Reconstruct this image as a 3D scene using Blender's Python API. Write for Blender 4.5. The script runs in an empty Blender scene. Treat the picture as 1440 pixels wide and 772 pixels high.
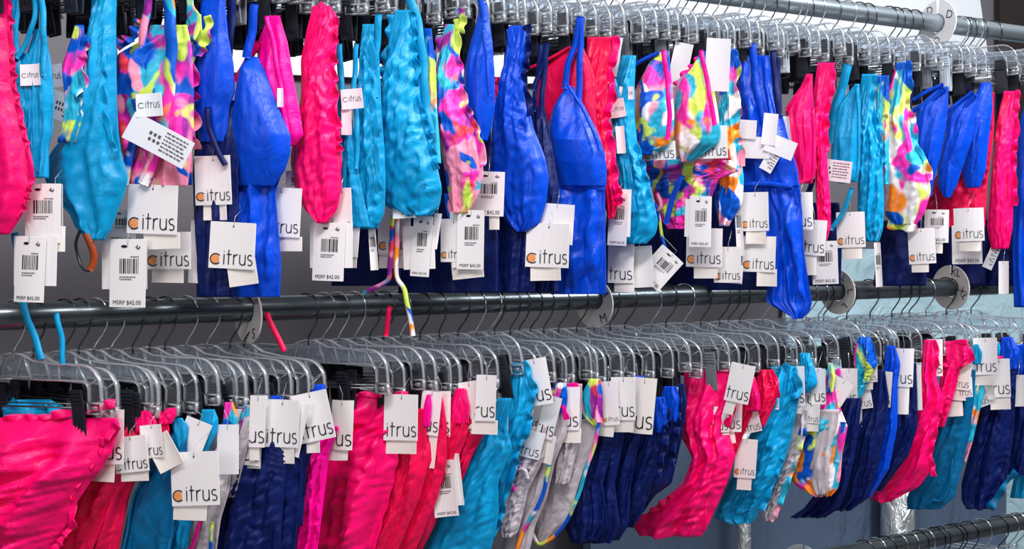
import bpy, math, random
import numpy as np
from mathutils import Vector, noise
random.seed(7)
S = bpy.context.scene
COL = S.collection
PI = math.pi

# ------------------------------------------------------------------ camera
FPX, W, H = 1500.0, 1440.0, 772.0
VPX, VPY = 3600.0, 335.0                       # vanishing point of the rails
TH = math.atan(FPX / (VPX - 720))
EYE = np.array([0.0, 0.0, 1.45])
FWD = np.array([math.sin(TH), math.cos(TH), 0.0])
RGT = np.array([math.cos(TH), -math.sin(TH), 0.0])
UP = np.array([0.0, 0.0, 1.0])
cam_d = bpy.data.cameras.new('camera')
cam = bpy.data.objects.new('camera', cam_d)
COL.objects.link(cam)
S.camera = cam
cam.location = EYE
cam.rotation_euler = (PI / 2, 0, -TH)
cam_d.sensor_fit = 'HORIZONTAL'
cam_d.sensor_width = 36
cam_d.lens = 36 * FPX / W
cam_d.shift_y = (VPY - H / 2) / W
cam_d.clip_start = 0.02

# ------------------------------------------------------------------ light
S.view_settings.view_transform = 'Standard'
S.view_settings.look = 'None'
S.view_settings.gamma = 1.0
S.view_settings.use_curve_mapping = False
S.view_settings.exposure = 0.2
wd = bpy.data.worlds.new('shop_light')
S.world = wd
wd.use_nodes = True
_nt = wd.node_tree
_tc = _nt.nodes.new('ShaderNodeTexCoord'); _sx = _nt.nodes.new('ShaderNodeSeparateXYZ'); _cr = _nt.nodes.new('ShaderNodeValToRGB')
_cr.color_ramp.elements[0].position = 0.0; _cr.color_ramp.elements[0].color = (0.03, 0.035, 0.05, 1)
_cr.color_ramp.elements[1].position = 0.75; _cr.color_ramp.elements[1].color = (1.0, 1.0, 1.0, 1)
_e = _cr.color_ramp.elements.new(0.12); _e.color = (0.22, 0.25, 0.30, 1)
_nt.links.new(_tc.outputs['Generated'], _sx.inputs[0]); _nt.links.new(_sx.outputs['Z'], _cr.inputs[0])
_nt.links.new(_cr.outputs[0], _nt.nodes['Background'].inputs[0])
_nt.nodes['Background'].inputs[1].default_value = 0.5


def area(name, loc, target, sx, sy, power, col):
    l = bpy.data.lights.new(name, 'AREA')
    l.shape = 'RECTANGLE'
    l.size, l.size_y, l.energy, l.color = sx, sy, power, col
    o = bpy.data.objects.new(name, l)
    COL.objects.link(o)
    o.location = loc
    d = Vector(target) - Vector(loc)
    o.rotation_euler = d.to_track_quat('-Z', 'Y').to_euler()
    return o


area('ceiling_lamp_front', (0.1, -0.1, 2.85), (0.6, 1.4, 1.3), 1.5, 0.25, 36, (1.0, 0.97, 0.96))
area('ceiling_lamp_aisle', (1.9, 0.1, 2.75), (0.9, 1.4, 1.4), 0.5, 0.5, 46, (0.95, 0.97, 1.0))
area('front_fill', (-1.6, -0.9, 1.9), (0.7, 1.4, 1.35), 0.9, 0.9, 14, (1.0, 0.96, 0.97))  # added soft fill light from the front left, not an actual window
S.cycles.max_bounces = 8
S.cycles.diffuse_bounces = 3
S.cycles.glossy_bounces = 3
S.cycles.transmission_bounces = 6
S.cycles.transparent_max_bounces = 40
S.cycles.sample_clamp_indirect = 5
S.cycles.caustics_reflective = False
S.cycles.caustics_refractive = False


# ------------------------------------------------------------------ materials
def mat(name, col, rough=0.5, metal=0.0, spec=0.5, sheen=0.0, bump=0.0, bscale=60, bstretch=(1, 1, 1), bdist=0.004):
    m = bpy.data.materials.new(name)
    m.use_nodes = True
    nt = m.node_tree
    b = nt.nodes['Principled BSDF']
    b.inputs['Base Color'].default_value = (*col, 1)
    b.inputs['Roughness'].default_value = rough
    b.inputs['Metallic'].default_value = metal
    b.inputs['Specular IOR Level'].default_value = spec
    b.inputs['Sheen Weight'].default_value = sheen
    if bump:
        tc = nt.nodes.new('ShaderNodeTexCoord')
        mp = nt.nodes.new('ShaderNodeMapping')
        mp.inputs['Scale'].default_value = bstretch
        n = nt.nodes.new('ShaderNodeTexNoise')
        n.inputs['Scale'].default_value = bscale
        n.inputs['Detail'].default_value = 5
        n.inputs['Distortion'].default_value = 0.9
        bp = nt.nodes.new('ShaderNodeBump')
        bp.inputs['Strength'].default_value = bump
        bp.inputs['Distance'].default_value = bdist
        nt.links.new(tc.outputs['Object'], mp.inputs[0])
        nt.links.new(mp.outputs[0], n.inputs['Vector'])
        nt.links.new(n.outputs[0], bp.inputs['Height'])
        nt.links.new(bp.outputs[0], b.inputs['Normal'])
    return m


def fabric(name, col, rough=0.38, bump=0.5):
    return mat(name, col, rough, 0, 0.26, 0.0, bump, 38, (1, 1, 0.6), 0.007)


def print_mat(name, seed, scale=30, pal=0):
    m = fabric(name, (1, 1, 1), 0.42, 0.4)
    nt = m.node_tree
    b = nt.nodes['Principled BSDF']
    L = nt.links.new
    tc = nt.nodes.new('ShaderNodeTexCoord')
    mp = nt.nodes.new('ShaderNodeMapping')
    mp.inputs['Location'].default_value = (seed * 3.1, seed * 1.7, seed * 2.3)
    mp.inputs['Scale'].default_value = (1, 1, 0.75)
    L(tc.outputs['Object'], mp.inputs[0])
    W_, MG, OR, BL, TQ, LI, PK, VI, RD = (.93, .88, .88), (.9, .03, .42), (1, .28, .02), (.0, .09, .55), (.02, .42, .62), (.62, .8, .12), (.98, .30, .45), (.30, .02, .30), (.9, .04, .08)
    base, cols = [(PK, [(MG, .50), (TQ, .55), (W_, .52), (OR, .56), (BL, .55), (LI, .60)]), (W_, [(PK, .53), (LI, .55), (TQ, .54), (MG, .56), (OR, .585), (BL, .61)]), (MG, [(VI, .50), (RD, .53), (TQ, .57), (PK, .57), (BL, .56), (LI, .62)])][pal]
    last = None
    for i, (c, th) in enumerate(cols):
        n = nt.nodes.new('ShaderNodeTexNoise')
        n.inputs['Scale'].default_value = scale * (0.75 + 0.12 * i)
        n.inputs['Detail'].default_value = 1.3
        n.inputs['Distortion'].default_value = 0.8
        ad = nt.nodes.new('ShaderNodeVectorMath'); ad.inputs[1].default_value = (i * 3.7, i * 1.9, i * 5.3)
        mr = nt.nodes.new('ShaderNodeMapRange'); mr.inputs[1].default_value = th - 0.016; mr.inputs[2].default_value = th + 0.024
        mix = nt.nodes.new('ShaderNodeMix'); mix.data_type = 'RGBA'
        L(mp.outputs[0], ad.inputs[0]); L(ad.outputs[0], n.inputs['Vector']); L(n.outputs[0], mr.inputs[0]); L(mr.outputs[0], mix.inputs['Factor'])
        if last is None:
            mix.inputs[6].default_value = (*base, 1)
        else:
            L(last.outputs[2], mix.inputs[6])
        mix.inputs[7].default_value = (*c, 1)
        last = mix
    L(mix.outputs[2], b.inputs['Base Color'])
    return m


def clear_mat(name, body, gloss):
    m = bpy.data.materials.new(name)
    m.use_nodes = True
    nt = m.node_tree
    nt.nodes.remove(nt.nodes['Principled BSDF'])
    out = nt.nodes['Material Output']
    tr = nt.nodes.new('ShaderNodeBsdfTransparent')
    tr.inputs[0].default_value = (0.97, 0.985, 1, 1)
    df = nt.nodes.new('ShaderNodeBsdfTranslucent')
    df.inputs[0].default_value = (0.9, 0.95, 1, 1)
    d2 = nt.nodes.new('ShaderNodeBsdfDiffuse')
    d2.inputs[0].default_value = (0.9, 0.94, 1, 1)
    ms = nt.nodes.new('ShaderNodeMixShader')
    ms.inputs[0].default_value = 0.5
    m1 = nt.nodes.new('ShaderNodeMixShader')
    m1.inputs[0].default_value = body
    gl = nt.nodes.new('ShaderNodeBsdfGlossy')
    gl.inputs['Roughness'].default_value = 0.12
    gl.inputs[0].default_value = (1, 1, 1, 1)
    lw = nt.nodes.new('ShaderNodeLayerWeight')
    lw.inputs[0].default_value = gloss
    m2 = nt.nodes.new('ShaderNodeMixShader')
    L = nt.links.new
    L(df.outputs[0], ms.inputs[1]); L(d2.outputs[0], ms.inputs[2])
    L(tr.outputs[0], m1.inputs[1]); L(ms.outputs[0], m1.inputs[2])
    L(lw.outputs['Facing' if gloss > .3 else 'Fresnel'], m2.inputs[0]); L(m1.outputs[0], m2.inputs[1]); L(gl.outputs[0], m2.inputs[2])
    L(m2.outputs[0], out.inputs[0])
    return m


M = dict(
    pink=fabric('hot_pink_fabric', (0.98, 0.002, 0.16)),
    magenta=fabric('magenta_fabric', (0.98, 0.0, 0.30)),
    red=fabric('raspberry_fabric', (0.80, 0.003, 0.075)),
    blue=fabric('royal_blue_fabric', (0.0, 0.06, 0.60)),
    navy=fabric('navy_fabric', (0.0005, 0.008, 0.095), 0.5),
    turq=fabric('turquoise_fabric', (0.002, 0.30, 0.60)),
    teal=fabric('deep_turquoise_fabric', (0.0, 0.13, 0.31)),
    lining=fabric('pale_grey_lining', (0.52, 0.46, 0.50), 0.6),
    printa=print_mat('tropical_print_a', 1, 18, 0), printb=print_mat('tropical_print_b', 2.2, 16, 1), printc=print_mat('tropical_print_c', 3.7, 19, 2),
    rust=fabric('rust_fabric', (0.32, 0.05, 0.01)),
    card=mat('white_card', (0.90, 0.87, 0.88), 0.5), cardb=mat('cream_card', (0.88, 0.82, 0.78), 0.5),
    label=mat('satin_label', (0.88, 0.90, 0.95), 0.4), ink=mat('black_ink', (0.012, 0.010, 0.014), 0.5),
    orange=mat('orange_ink', (0.90, 0.33, 0.10), 0.6), greyink=mat('grey_ink', (0.10, 0.09, 0.11), 0.6),
    rail=mat('dark_gunmetal', (0.10, 0.12, 0.13), 0.27, 0.8, 0.5, 0, 0.12, 30, (0.2, 1, 1)),
    railtop=mat('satin_steel', (0.34, 0.40, 0.44), 0.3, 0.8, 0.5, 0, 0.1, 30, (0.2, 1, 1)),
    wire=mat('dark_steel_wire', (0.10, 0.11, 0.13), 0.22, 1.0), chrome=mat('chrome_wire', (0.75, 0.78, 0.82), 0.15, 1.0),
    rod=mat('steel_rod', (0.16, 0.17, 0.19), 0.25, 1.0),
    clip=mat('black_clip', (0.012, 0.014, 0.022), 0.38), gclip=mat('grey_clip', (0.16, 0.18, 0.21), 0.35),
    wclip=mat('pale_clip', (0.55, 0.62, 0.7), 0.35),
    web=clear_mat('clear_plastic', 0.05, 0.12), rim=clear_mat('clear_plastic_thick', 0.34, 0.45),
    disc=mat('cream_disc', (0.80, 0.77, 0.72), 0.5), wdisc=mat('white_disc', (0.86, 0.88, 0.92), 0.5), gdisc=mat('green_disc', (0.07, 0.15, 0.075), 0.5),
)
FONT = {}


def obj(name, verts, faces, m, parent=None, origin=None, smooth=True):
    me = bpy.data.meshes.new(name)
    v = np.asarray(verts, dtype=float)
    o = bpy.data.objects.new(name, me)
    if origin is not None:
        v = v - np.asarray(origin)
    me.from_pydata(v.tolist(), [], [tuple(int(i) for i in f) for f in faces])
    if m is not None:
        me.materials.append(m)
    if smooth:
        me.polygons.foreach_set('use_smooth', [True] * len(me.polygons))
    me.update()
    COL.objects.link(o)
    if parent is not None:
        o.parent = parent
    elif origin is not None:
        o.location = origin
    return o


USED = {}


def root(name, label, cat, loc=(0, 0, 0), group=None, rz=0.0):
    o = bpy.data.objects.new(name, None)
    COL.objects.link(o)
    o.location = loc
    o.rotation_euler = (0, 0, rz)
    tagp(o, label, cat, group)
    return o


def tagp(o, label, cat, group=None):
    n = len(label.replace('-', ' ').split())
    if n > 16 or n < 4:
        print('LABELLEN', n, label)
    if label in USED and not (group and USED[label] == group and 'packed' in label):
        print('DUPLABEL', label)
    USED[label] = group
    o['label'] = label
    o['category'] = cat
    if group:
        o['group'] = group


class MB:
    def __init__(s):
        s.v, s.f = [], []

    def add(s, v, f):
        n = len(s.v)
        s.v.extend([tuple(map(float, p)) for p in v])
        s.f.extend([tuple(i + n for i in q) for q in f])

    def box(s, c, sz, rot=0.0):
        cx, cy, cz = c
        x, y, z = [k / 2 for k in sz]
        P = [(-x, -y, -z), (x, -y, -z), (x, y, -z), (-x, y, -z), (-x, -y, z), (x, -y, z), (x, y, z), (-x, y, z)]
        ca, sa = math.cos(rot), math.sin(rot)
        P = [(cx + a * ca - cc * sa, cy + b, cz + a * sa + cc * ca) for a, b, cc in P]
        s.add(P, [(0, 3, 2, 1), (4, 5, 6, 7), (0, 1, 5, 4), (1, 2, 6, 5), (2, 3, 7, 6), (3, 0, 4, 7)])

    def tube(s, pts, r, n=8, cap=True):
        pts = [np.array(p, float) for p in pts]
        rings = []
        up = np.array([0.0, 0.0, 1.0])
        prev = None
        for i, p in enumerate(pts):
            t = pts[min(i + 1, len(pts) - 1)] - pts[max(i - 1, 0)]
            t /= (np.linalg.norm(t) + 1e-12)
            if prev is None:
                a = np.cross(t, up)
                if np.linalg.norm(a) < 1e-3:
                    a = np.cross(t, np.array([0, 1.0, 0]))
            else:
                a = prev - t * np.dot(prev, t)
            a /= np.linalg.norm(a)
            prev = a
            b = np.cross(t, a)
            rr = r if np.isscalar(r) else r[i]
            rings.append([p + rr * (math.cos(q) * a + math.sin(q) * b) for q in np.linspace(0, 2 * PI, n, endpoint=False)])
        v = [q for ring in rings for q in ring]
        f = []
        for i in range(len(pts) - 1):
            for k in range(n):
                f.append((i * n + k, i * n + (k + 1) % n, (i + 1) * n + (k + 1) % n, (i + 1) * n + k))
        if cap:
            f.append(tuple(range(n))[::-1])
            f.append(tuple(range((len(pts) - 1) * n, len(pts) * n)))
        s.add(v, f)

    def strip(s, pts, w, t):
        """ribbon in the XZ plane: w across Y, t thick along its own normal"""
        pts = [np.array(p, float) for p in pts]
        n = len(pts)
        v = []
        for i, p in enumerate(pts):
            d = pts[min(i + 1, n - 1)] - pts[max(i - 1, 0)]
            d /= (np.linalg.norm(d) + 1e-12)
            nx, nz = -d[1] * t / 2, d[0] * t / 2
            for sx, sy in ((1, -1), (1, 1), (-1, 1), (-1, -1)):
                v.append((p[0] + sx * nx, sy * w / 2, p[1] + sx * nz))
        f = [(0, 1, 2, 3), (n * 4 - 1, n * 4 - 2, n * 4 - 3, n * 4 - 4)]
        for i in range(n - 1):
            for k in range(4):
                f.append((i * 4 + k, (i + 1) * 4 + k, (i + 1) * 4 + (k + 1) % 4, i * 4 + (k + 1) % 4))
        s.add(v, f)

    def build(s, name, m, parent=None, smooth=False, origin=None):
        return obj(name, s.v, s.f, m, parent, origin, smooth)


# ------------------------------------------------------------------ places
YR = (FPX * 0 + 4.44e6 / (VPX - 720) / 1000 * 1.0)                 # depth of the rail straight ahead, m
RAIL_Y = YR * FWD[1]
ZTOP, ZMID, ZLOW = 1.45 + 0.392, 1.45 - 0.0905, 1.45 - 0.545


def rail_pt(px, z):
    u = (px - 720) / FPX
    d = FWD + u * RGT
    t = RAIL_Y / d[1]
    return np.array([t * d[0], RAIL_Y, z])


def yaw(px):
    return math.radians(43 - 21 * min(max(px, 0), 1440) / 1440)


class Plane:
    """vertical plane through a point of the rail, along a hanger turned by a from the aisle direction"""
    def __init__(s, hx, z, a=None):
        s.A = rail_pt(hx, z)
        s.a = yaw(hx) if a is None else a
        s.N = np.array([-math.cos(s.a), -math.sin(s.a), 0.0])
        s.Hd = np.array([math.sin(s.a), -math.cos(s.a), 0.0])

    def at(s, px, py, off=0.0):
        px = np.asarray(px, float); py = np.asarray(py, float)
        u = (px - 720) / FPX
        w = (VPY - py) / FPX
        D = FWD + u[..., None] * RGT + w[..., None] * UP
        t = ((s.A - EYE) @ s.N) / (D @ s.N)
        return EYE + D * t[..., None] + np.asarray(off)[..., None] * s.N if np.ndim(off) else EYE + D * t[..., None] + off * s.N

    def local(s, px, py):
        p = s.at(px, py)
        return float((p - s.A) @ s.Hd), float(p[2] - s.A[2])


def smooth1(a, k):
    if k < 2:
        return a
    b = np.pad(a, (k, k), mode='edge')
    ker = np.hanning(2 * k + 1); ker /= ker.sum()
    return np.convolve(b, ker, 'same')[k:-k]


def nz(x, y, z):
    return noise.noise(Vector((x, y, z)))


def sheet(name, pl, rows, m, parent, origin, off=0.0, puff=0.008, fold=0.005, wr=0.0015, nu=34, nv=84, seed=0, ruff=0.0, freq=5.0, back=0.003, sm=3, diag=0.0, pinch=9.0, clip=None):
    """a cloth piece: rows = (y, x left, x right) in the picture of the garment's own vertical plane; a closed two-sided shell"""
    R = np.array(rows, float)
    tt = np.linspace(0, 1, nv)
    cum = np.r_[0, np.cumsum(np.abs(np.diff(R[:, 0])) + 0.35 * np.abs(np.diff(R[:, 2])))]
    cum /= cum[-1]
    y = smooth1(np.interp(tt, cum, R[:, 0]), sm); xl = smooth1(np.interp(tt, cum, R[:, 1]), sm); xr = smooth1(np.interp(tt, cum, R[:, 2]), sm)
    y[0], y[-1] = R[0, 0], R[-1, 0]
    u = np.linspace(0, 1, nu)
    X = xl[:, None] + (xr - xl)[:, None] * u[None, :]
    Y = np.repeat(y[:, None], nu, 1)
    for i in range(nv):
        e = ruff * (nz(seed, tt[i] * 14, 3) + 0.6 * math.sin(tt[i] * 55 + seed))
        X[i, -1] += e; X[i, -2] += e * 0.6; X[i, 0] -= e * 0.5
    D = np.zeros_like(X)
    for i in range(nv):
        for j in range(nu):
            uu, vv = u[j], tt[i]
            b = puff * (max(math.sin(PI * uu), 0) ** 0.6) * (0.35 + 0.65 * math.sin(PI * min(1, 0.1 + 0.9 * vv)))
            q = nz(uu * freq + seed * 3.3 + diag * vv * 6, vv * 1.8, seed)
            q2 = nz(uu * freq * 1.6 + seed + vv * 2 + diag * vv * 9, vv * 4.5, seed + 9)
            b += fold * (q + 0.6 * q2)
            if wr:
                g = math.exp(-(1 - uu) / 0.33) + 0.35 * math.exp(-uu / 0.25)
                ph = vv * 40 + 5 * uu + 7 * nz(uu * 2.2, vv * 5, seed) + 4 * nz(seed, vv * 9, 7)
                b += wr * g * math.sin(ph * 2.2) * (0.55 + 1.3 * nz(uu * 3 + 5, vv * 7, seed + 2))
                b += wr * 1.3 * nz(uu * 9 + seed, vv * 30 + uu * 6, 2)
            e = min(1.0, 6 * min(uu, 1 - uu) + 0.05) * min(1.0, 0.1 + pinch * vv)
            b += fold * 0.22 * nz(uu * 8 + seed, vv * 13 + uu * 4, seed + 4)
            if clip is not None:
                e *= 1 - 0.95 * math.exp(-((X[i, j] - clip) / 19) ** 2) * max(0.0, 1 - max(0, Y[i, j] - R[0, 0]) / 75) ** 0.7
            D[i, j] = b * e
    F = pl.at(X, Y, D + off)
    B = pl.at(X, Y, off - back - 0.25 * D)
    B[:, 0] = F[:, 0] - pl.N * 0.001; B[:, -1] = F[:, -1] - pl.N * 0.001
    n = nu * nv
    v = np.r_[F.reshape(-1, 3), B.reshape(-1, 3)]
    f = []
    for i in range(nv - 1):
        for j in range(nu - 1):
            a = i * nu + j
            f.append((a, a + nu, a + nu + 1, a + 1))
            f.append((n + a, n + a + 1, n + a + nu + 1, n + a + nu))
    for j in range(nu - 1):
        f.append((j, j + 1, n + j + 1, n + j))
        a = (nv - 1) * nu + j
        f.append((a + 1, a, n + a, n + a + 1))
    for i in range(nv - 1):
        a = i * nu
        f.append((a, n + a, n + a + nu, a + nu))
        a = i * nu + nu - 1
        f.append((a + nu, n + a + nu, n + a, a))
    return obj(name, v, f, m, parent, origin)


def ruffle(name, pl, pts, width, m, parent, origin, off=0.004, amp=0.0042, pitch=25, seed=0, scal=0.25, clip=None):
    """a gathered frill along an edge polyline of the garment (pixels of its plane), standing off it in waves"""
    P = np.array(pts, float)
    L = np.r_[0, np.cumsum(np.hypot(*np.diff(P, axis=0).T))]
    n = max(30, int(L[-1] / 1.1))
    s = np.linspace(0, L[-1], n)
    x = smooth1(np.interp(s, L, P[:, 0]), 6); y = smooth1(np.interp(s, L, P[:, 1]), 6)
    dx, dy = np.gradient(x), np.gradient(y)
    l = np.hypot(dx, dy) + 1e-9
    nx, ny = -dy / l * -1, dx / l * -1           # to the right of a downward line
    nx, ny = dy / l, -dx / l
    K = 6
    cf = 1.0 if clip is None else 1 - 0.9 * np.exp(-((x - clip[0]) / 18) ** 2) * np.clip(1 - (y - clip[1]) / 75, 0, 1)
    V = []
    ph = np.array([s[i] / pitch * 2 * PI * (1 + 0.15 * nz(seed, s[i] / 60, 0)) + 2.5 * nz(seed + 5, s[i] / 40, 1) for i in range(n)])
    for k in range(K):
        t = k / (K - 1)
        a = (t - 0.25) * width * (1 + scal * np.sin(ph) + 0.2 * np.sin(ph * 0.37 + seed))
        d = off * np.minimum(1, .3 + np.arange(n) / 25) + amp * (0.2 + t) * np.sin(ph + t * 0.8) + amp * 0.3 * t * np.sin(ph * 1.7 + seed)
        d = d * cf
        V.append(pl.at(x + nx * a, y + ny * a, d))
    V2 = [q - pl.N * 0.0008 for q in V]
    v = np.concatenate(V + V2[::-1])
    f = []
    T = 2 * K
    for k in range(T):
        k2 = (k + 1) % T
        for i in range(n - 1):
            f.append((k * n + i, k2 * n + i, k2 * n + i + 1, k * n + i + 1))
    return obj(name, v, f, m, parent, origin)


def band(name, pl, pts, width, m, parent, origin, off=0.006, thick=0.002, bow=0.0, sm=4):
    """a flat strap: polyline in pixels of the plane, width in pixels"""
    P = np.array(pts, float)
    L = np.r_[0, np.cumsum(np.hypot(*np.diff(P, axis=0).T))]
    n = max(12, int(L[-1] / 4))
    s = np.linspace(0, L[-1], n)
    x = smooth1(np.interp(s, L, P[:, 0]), sm); y = smooth1(np.interp(s, L, P[:, 1]), sm)
    dx, dy = np.gradient(x), np.gradient(y)
    l = np.hypot(dx, dy) + 1e-9
    nx, ny = dy / l, -dx / l
    t = s / L[-1]
    o = off + bow * np.sin(PI * t) + 0.001 * np.sin(s / 9)
    ws = np.array([-0.5, 0, 0.5]) * width
    V = [pl.at(x + nx * w, y + ny * w, o + (0.0012 if w == 0 else 0)) for w in ws]
    V += [pl.at(x + nx * w, y + ny * w, o - thick) for w in ws[::-1]]
    v = np.concatenate(V)
    f = [tuple(k * n for k in range(6)), tuple(k * n + n - 1 for k in range(6))[::-1]]
    for k in range(6):
        k2 = (k + 1) % 6
        for i in range(n - 1):
            f.append((k * n + i, k2 * n + i, k2 * n + i + 1, k * n + i + 1))
    return obj(name, v, f, m, parent, origin)


# ------------------------------------------------------------------ lettering
def arc(cx, cy, r, a0, a1, n=14, ry=None):
    ry = r if ry is None else ry
    return [(cx + r * math.cos(math.radians(a)), cy + ry * math.sin(math.radians(a))) for a in np.linspace(a0, a1, n)]


WORD = [
    arc(0.47, 0.5, 0.5, 42, 318, 20),
    [(1.27, 0), (1.27, 0.98)], [(1.27, 1.2), (1.27, 1.27)],
    [(1.72, 0), (1.72, 1.42)], [(1.52, 0.98), (2.0, 0.98)],
    [(2.22, 0), (2.22, 1.0)], [(2.22, 0.6)] + arc(2.55, 0.6, 0.33, 170, 80, 8, 0.38),
    [(2.82, 1.0), (2.82, 0.36)] + arc(3.1, 0.34, 0.28, 180, 360, 10, 0.33) + [(3.38, 0.36), (3.38, 1.0)], [(3.38, 0.4), (3.38, 0.0)],
    arc(3.86, 0.75, 0.22, 40, 270, 10, 0.25) + arc(3.86, 0.25, 0.24, 90, -140, 10, 0.25),
]


def strokes(lines, wd_):
    """flat ribbons (2D quads) along polylines"""
    v, f = [], []
    for ln in lines:
        P = np.array(ln, float)
        d = np.gradient(P, axis=0)
        l = np.hypot(d[:, 0], d[:, 1])[:, None] + 1e-9
        nn = np.c_[-d[:, 1:2] / l, d[:, 0:1] / l]
        a, b = P + nn * wd_ / 2, P - nn * wd_ / 2
        k = len(v)
        for i in range(len(P)):
            v.append(tuple(a[i])); v.append(tuple(b[i]))
        for i in range(len(P) - 1):
            f.append((k + 2 * i, k + 2 * i + 1, k + 2 * i + 3, k + 2 * i + 2))
    return np.array(v), f


WORDV, WORDF = strokes(WORD, 0.105)


def text_mesh(t):
    if t in FONT:
        return FONT[t]
    c = bpy.data.curves.new('t', 'FONT')
    c.body = t
    c.resolution_u = 3
    c.align_x = 'CENTER'
    o = bpy.data.objects.new('t', c)
    COL.objects.link(o)
    dg = bpy.context.evaluated_depsgraph_get()
    me = o.evaluated_get(dg).to_mesh()
    v = np.array([p.co[:2] for p in me.vertices])
    f = [tuple(p.vertices) for p in me.polygons]
    o.evaluated_get(dg).to_mesh_clear()
    bpy.data.objects.remove(o)
    v[:, 1] -= v[:, 1].min(); v[:, 0] -= (v[:, 0].min() + v[:, 0].max()) / 2
    v /= v[:, 1].max()
    FONT[t] = (v, f)
    return FONT[t]


class Card:
    """a rectangle w x h px about (cx, cy), turned by rot degrees, on a plane; (s, t) run -.5 .. .5, t up"""
    def __init__(s, pl, cx, cy, w, h, rot, off, bend=0.0):
        s.pl, s.c, s.w, s.h, s.r, s.off, s.bend = pl, (cx, cy), w, h, math.radians(rot), off, bend

    def at(s, S_, T_, lift=0.0):
        S_ = np.asarray(S_, float); T_ = np.asarray(T_, float)
        x, y = S_ * s.w, -T_ * s.h
        ca, sa = math.cos(s.r), math.sin(s.r)
        return s.pl.at(s.c[0] + x * ca + y * sa, s.c[1] - x * sa + y * ca, s.off + lift + s.bend * (S_ ** 2 * 4 + 0.6 * T_ * S_))

    def rect(s, name, m, parent, origin, s0=-.5, s1=.5, t0=-.5, t1=.5, lift=0.0, th=0.0005, hole=False):
        a = np.linspace(s0, s1, 7); b = np.linspace(t0, t1, 7)
        SS, TT = np.meshgrid(a, b)
        F = s.at(SS, TT, lift).reshape(-1, 3); B = s.at(SS, TT, lift - th).reshape(-1, 3)
        f = []
        for i in range(6):
            for j in range(6):
                k = i * 7 + j
                f.append((k, k + 1, k + 8, k + 7)); f.append((49 + k, 49 + k + 7, 49 + k + 8, 49 + k + 1))
        for k in range(6):
            f.append((k, 49 + k, 49 + k + 1, k + 1)); f.append((42 + k, 43 + k, 91 + k + 1, 91 + k))
            f.append((k * 7, k * 7 + 7, 49 + k * 7 + 7, 49 + k * 7)); f.append((k * 7 + 6, 49 + k * 7 + 6, 49 + k * 7 + 13, k * 7 + 13))
        return obj(name, np.r_[F, B], f, m, parent, origin, False)

    def flat(s, name, v2, f, m, parent, origin, lift=0.0004):
        return obj(name, s.at(v2[:, 0], v2[:, 1], lift), f, m, parent, origin, False)

    def quads(s, name, rects, m, parent, origin, lift=0.0004):
        v, f = [], []
        for a, b, c, d in rects:
            k = len(v)
            v += [(a, c), (b, c), (b, d), (a, d)]; f.append((k, k + 1, k + 2, k + 3))
        return s.flat(name, np.array(v), f, m, parent, origin, lift)


def logo(c, parent, origin, frac=0.91, base=-0.41, cut=False, disc=True):
    if cut:                                          # the card is partly tucked away: only the end of the word is on the part that shows
        k = 0.9 * c.h / c.w / 4.1
        v = np.c_[0.455 + (WORDV[:, 0] - 4.1) * k, WORDV[:, 1] * k * c.w / c.h + base]
        fs = [f for f in WORDF if min(v[i, 0] for i in f) > -0.49]
        used = sorted({i for f in fs for i in f}); ix = {a: b for b, a in enumerate(used)}
        c.flat('lettering', v[used], [tuple(ix[i] for i in f) for f in fs], M['ink'], parent, origin, 0.0006)
        return
    wv = WORDV.copy()
    sc = frac / 4.1
    asp = c.w / c.h
    v = np.c_[wv[:, 0] * sc - frac / 2 , wv[:, 1] * sc * asp * 1.02 + base]
    c.flat('lettering', v, WORDF, M['ink'], parent, origin, 0.0006)
    if disc:
        a = np.linspace(0, 2 * PI, 18, endpoint=False)
        d = np.c_[(0.42 + 0.40 * np.cos(a)) * sc - frac / 2, (0.5 + 0.42 * np.sin(a)) * sc * asp + base]
        c.flat('orange_slice', d, [tuple(range(18))], M['orange'], parent, origin, 0.0004)


def barcode(c, parent, origin, t0=0.02, t1=0.24, s0=-0.22, s1=0.3):
    r = random.Random(int(c.c[0] * 7 + c.c[1]))
    x = s0
    rects = []
    while x < s1:
        w = r.choice([0.016, 0.022, 0.045]); rects.append((x, min(x + w, s1), t0, t1)); x += w + r.choice([0.018, 0.03])
    c.quads('barcode', rects, M['ink'], parent, origin)
    rects = []
    for k, (ya, l) in enumerate(((t1 + 0.03, 0.22), (t0 - 0.05, 0.42), (t0 - 0.085, 0.34))):
        x = s0 + (0.3 if k == 0 else 0)
        e = min(x + l, s1)
        while x < e:
            w = r.uniform(0.02, 0.05); rects.append((x, x + w, ya - 0.012, ya + 0.006)); x += w + 0.014
    q = c.quads('small_print', rects, M['greyink'], parent, origin)


def msrp(c, parent, origin, base=-0.46):
    v, f = text_mesh('MSRP $42.00')
    k = 0.78 / (v[:, 0].max() - v[:, 0].min())
    vv = np.c_[v[:, 0] * k, v[:, 1] * k * c.w / c.h * 1.15 + base]
    c.flat('price_lettering', vv, f, M['ink'], parent, origin, 0.0005)


# ------------------------------------------------------------------ setting
def struct(o, k='structure'):
    o['kind'] = k
    return o


b = MB(); b.box((0.8, 0.9, -0.01), (9, 7, 0.02)); struct(b.build('floor', mat('grey_floor', (0.18, 0.18, 0.19), 0.5)))
WY = RAIL_Y + 0.62
wallm = mat('grey_wall', (0.13, 0.125, 0.14), 0.55, 0, 0.4, 0, 0.25, 12)
b = MB(); b.box((0.8, WY + 0.05, 1.5), (9, 0.1, 3.0)); struct(b.build('wall_back', wallm))
BACK = WY - 0.012


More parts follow.
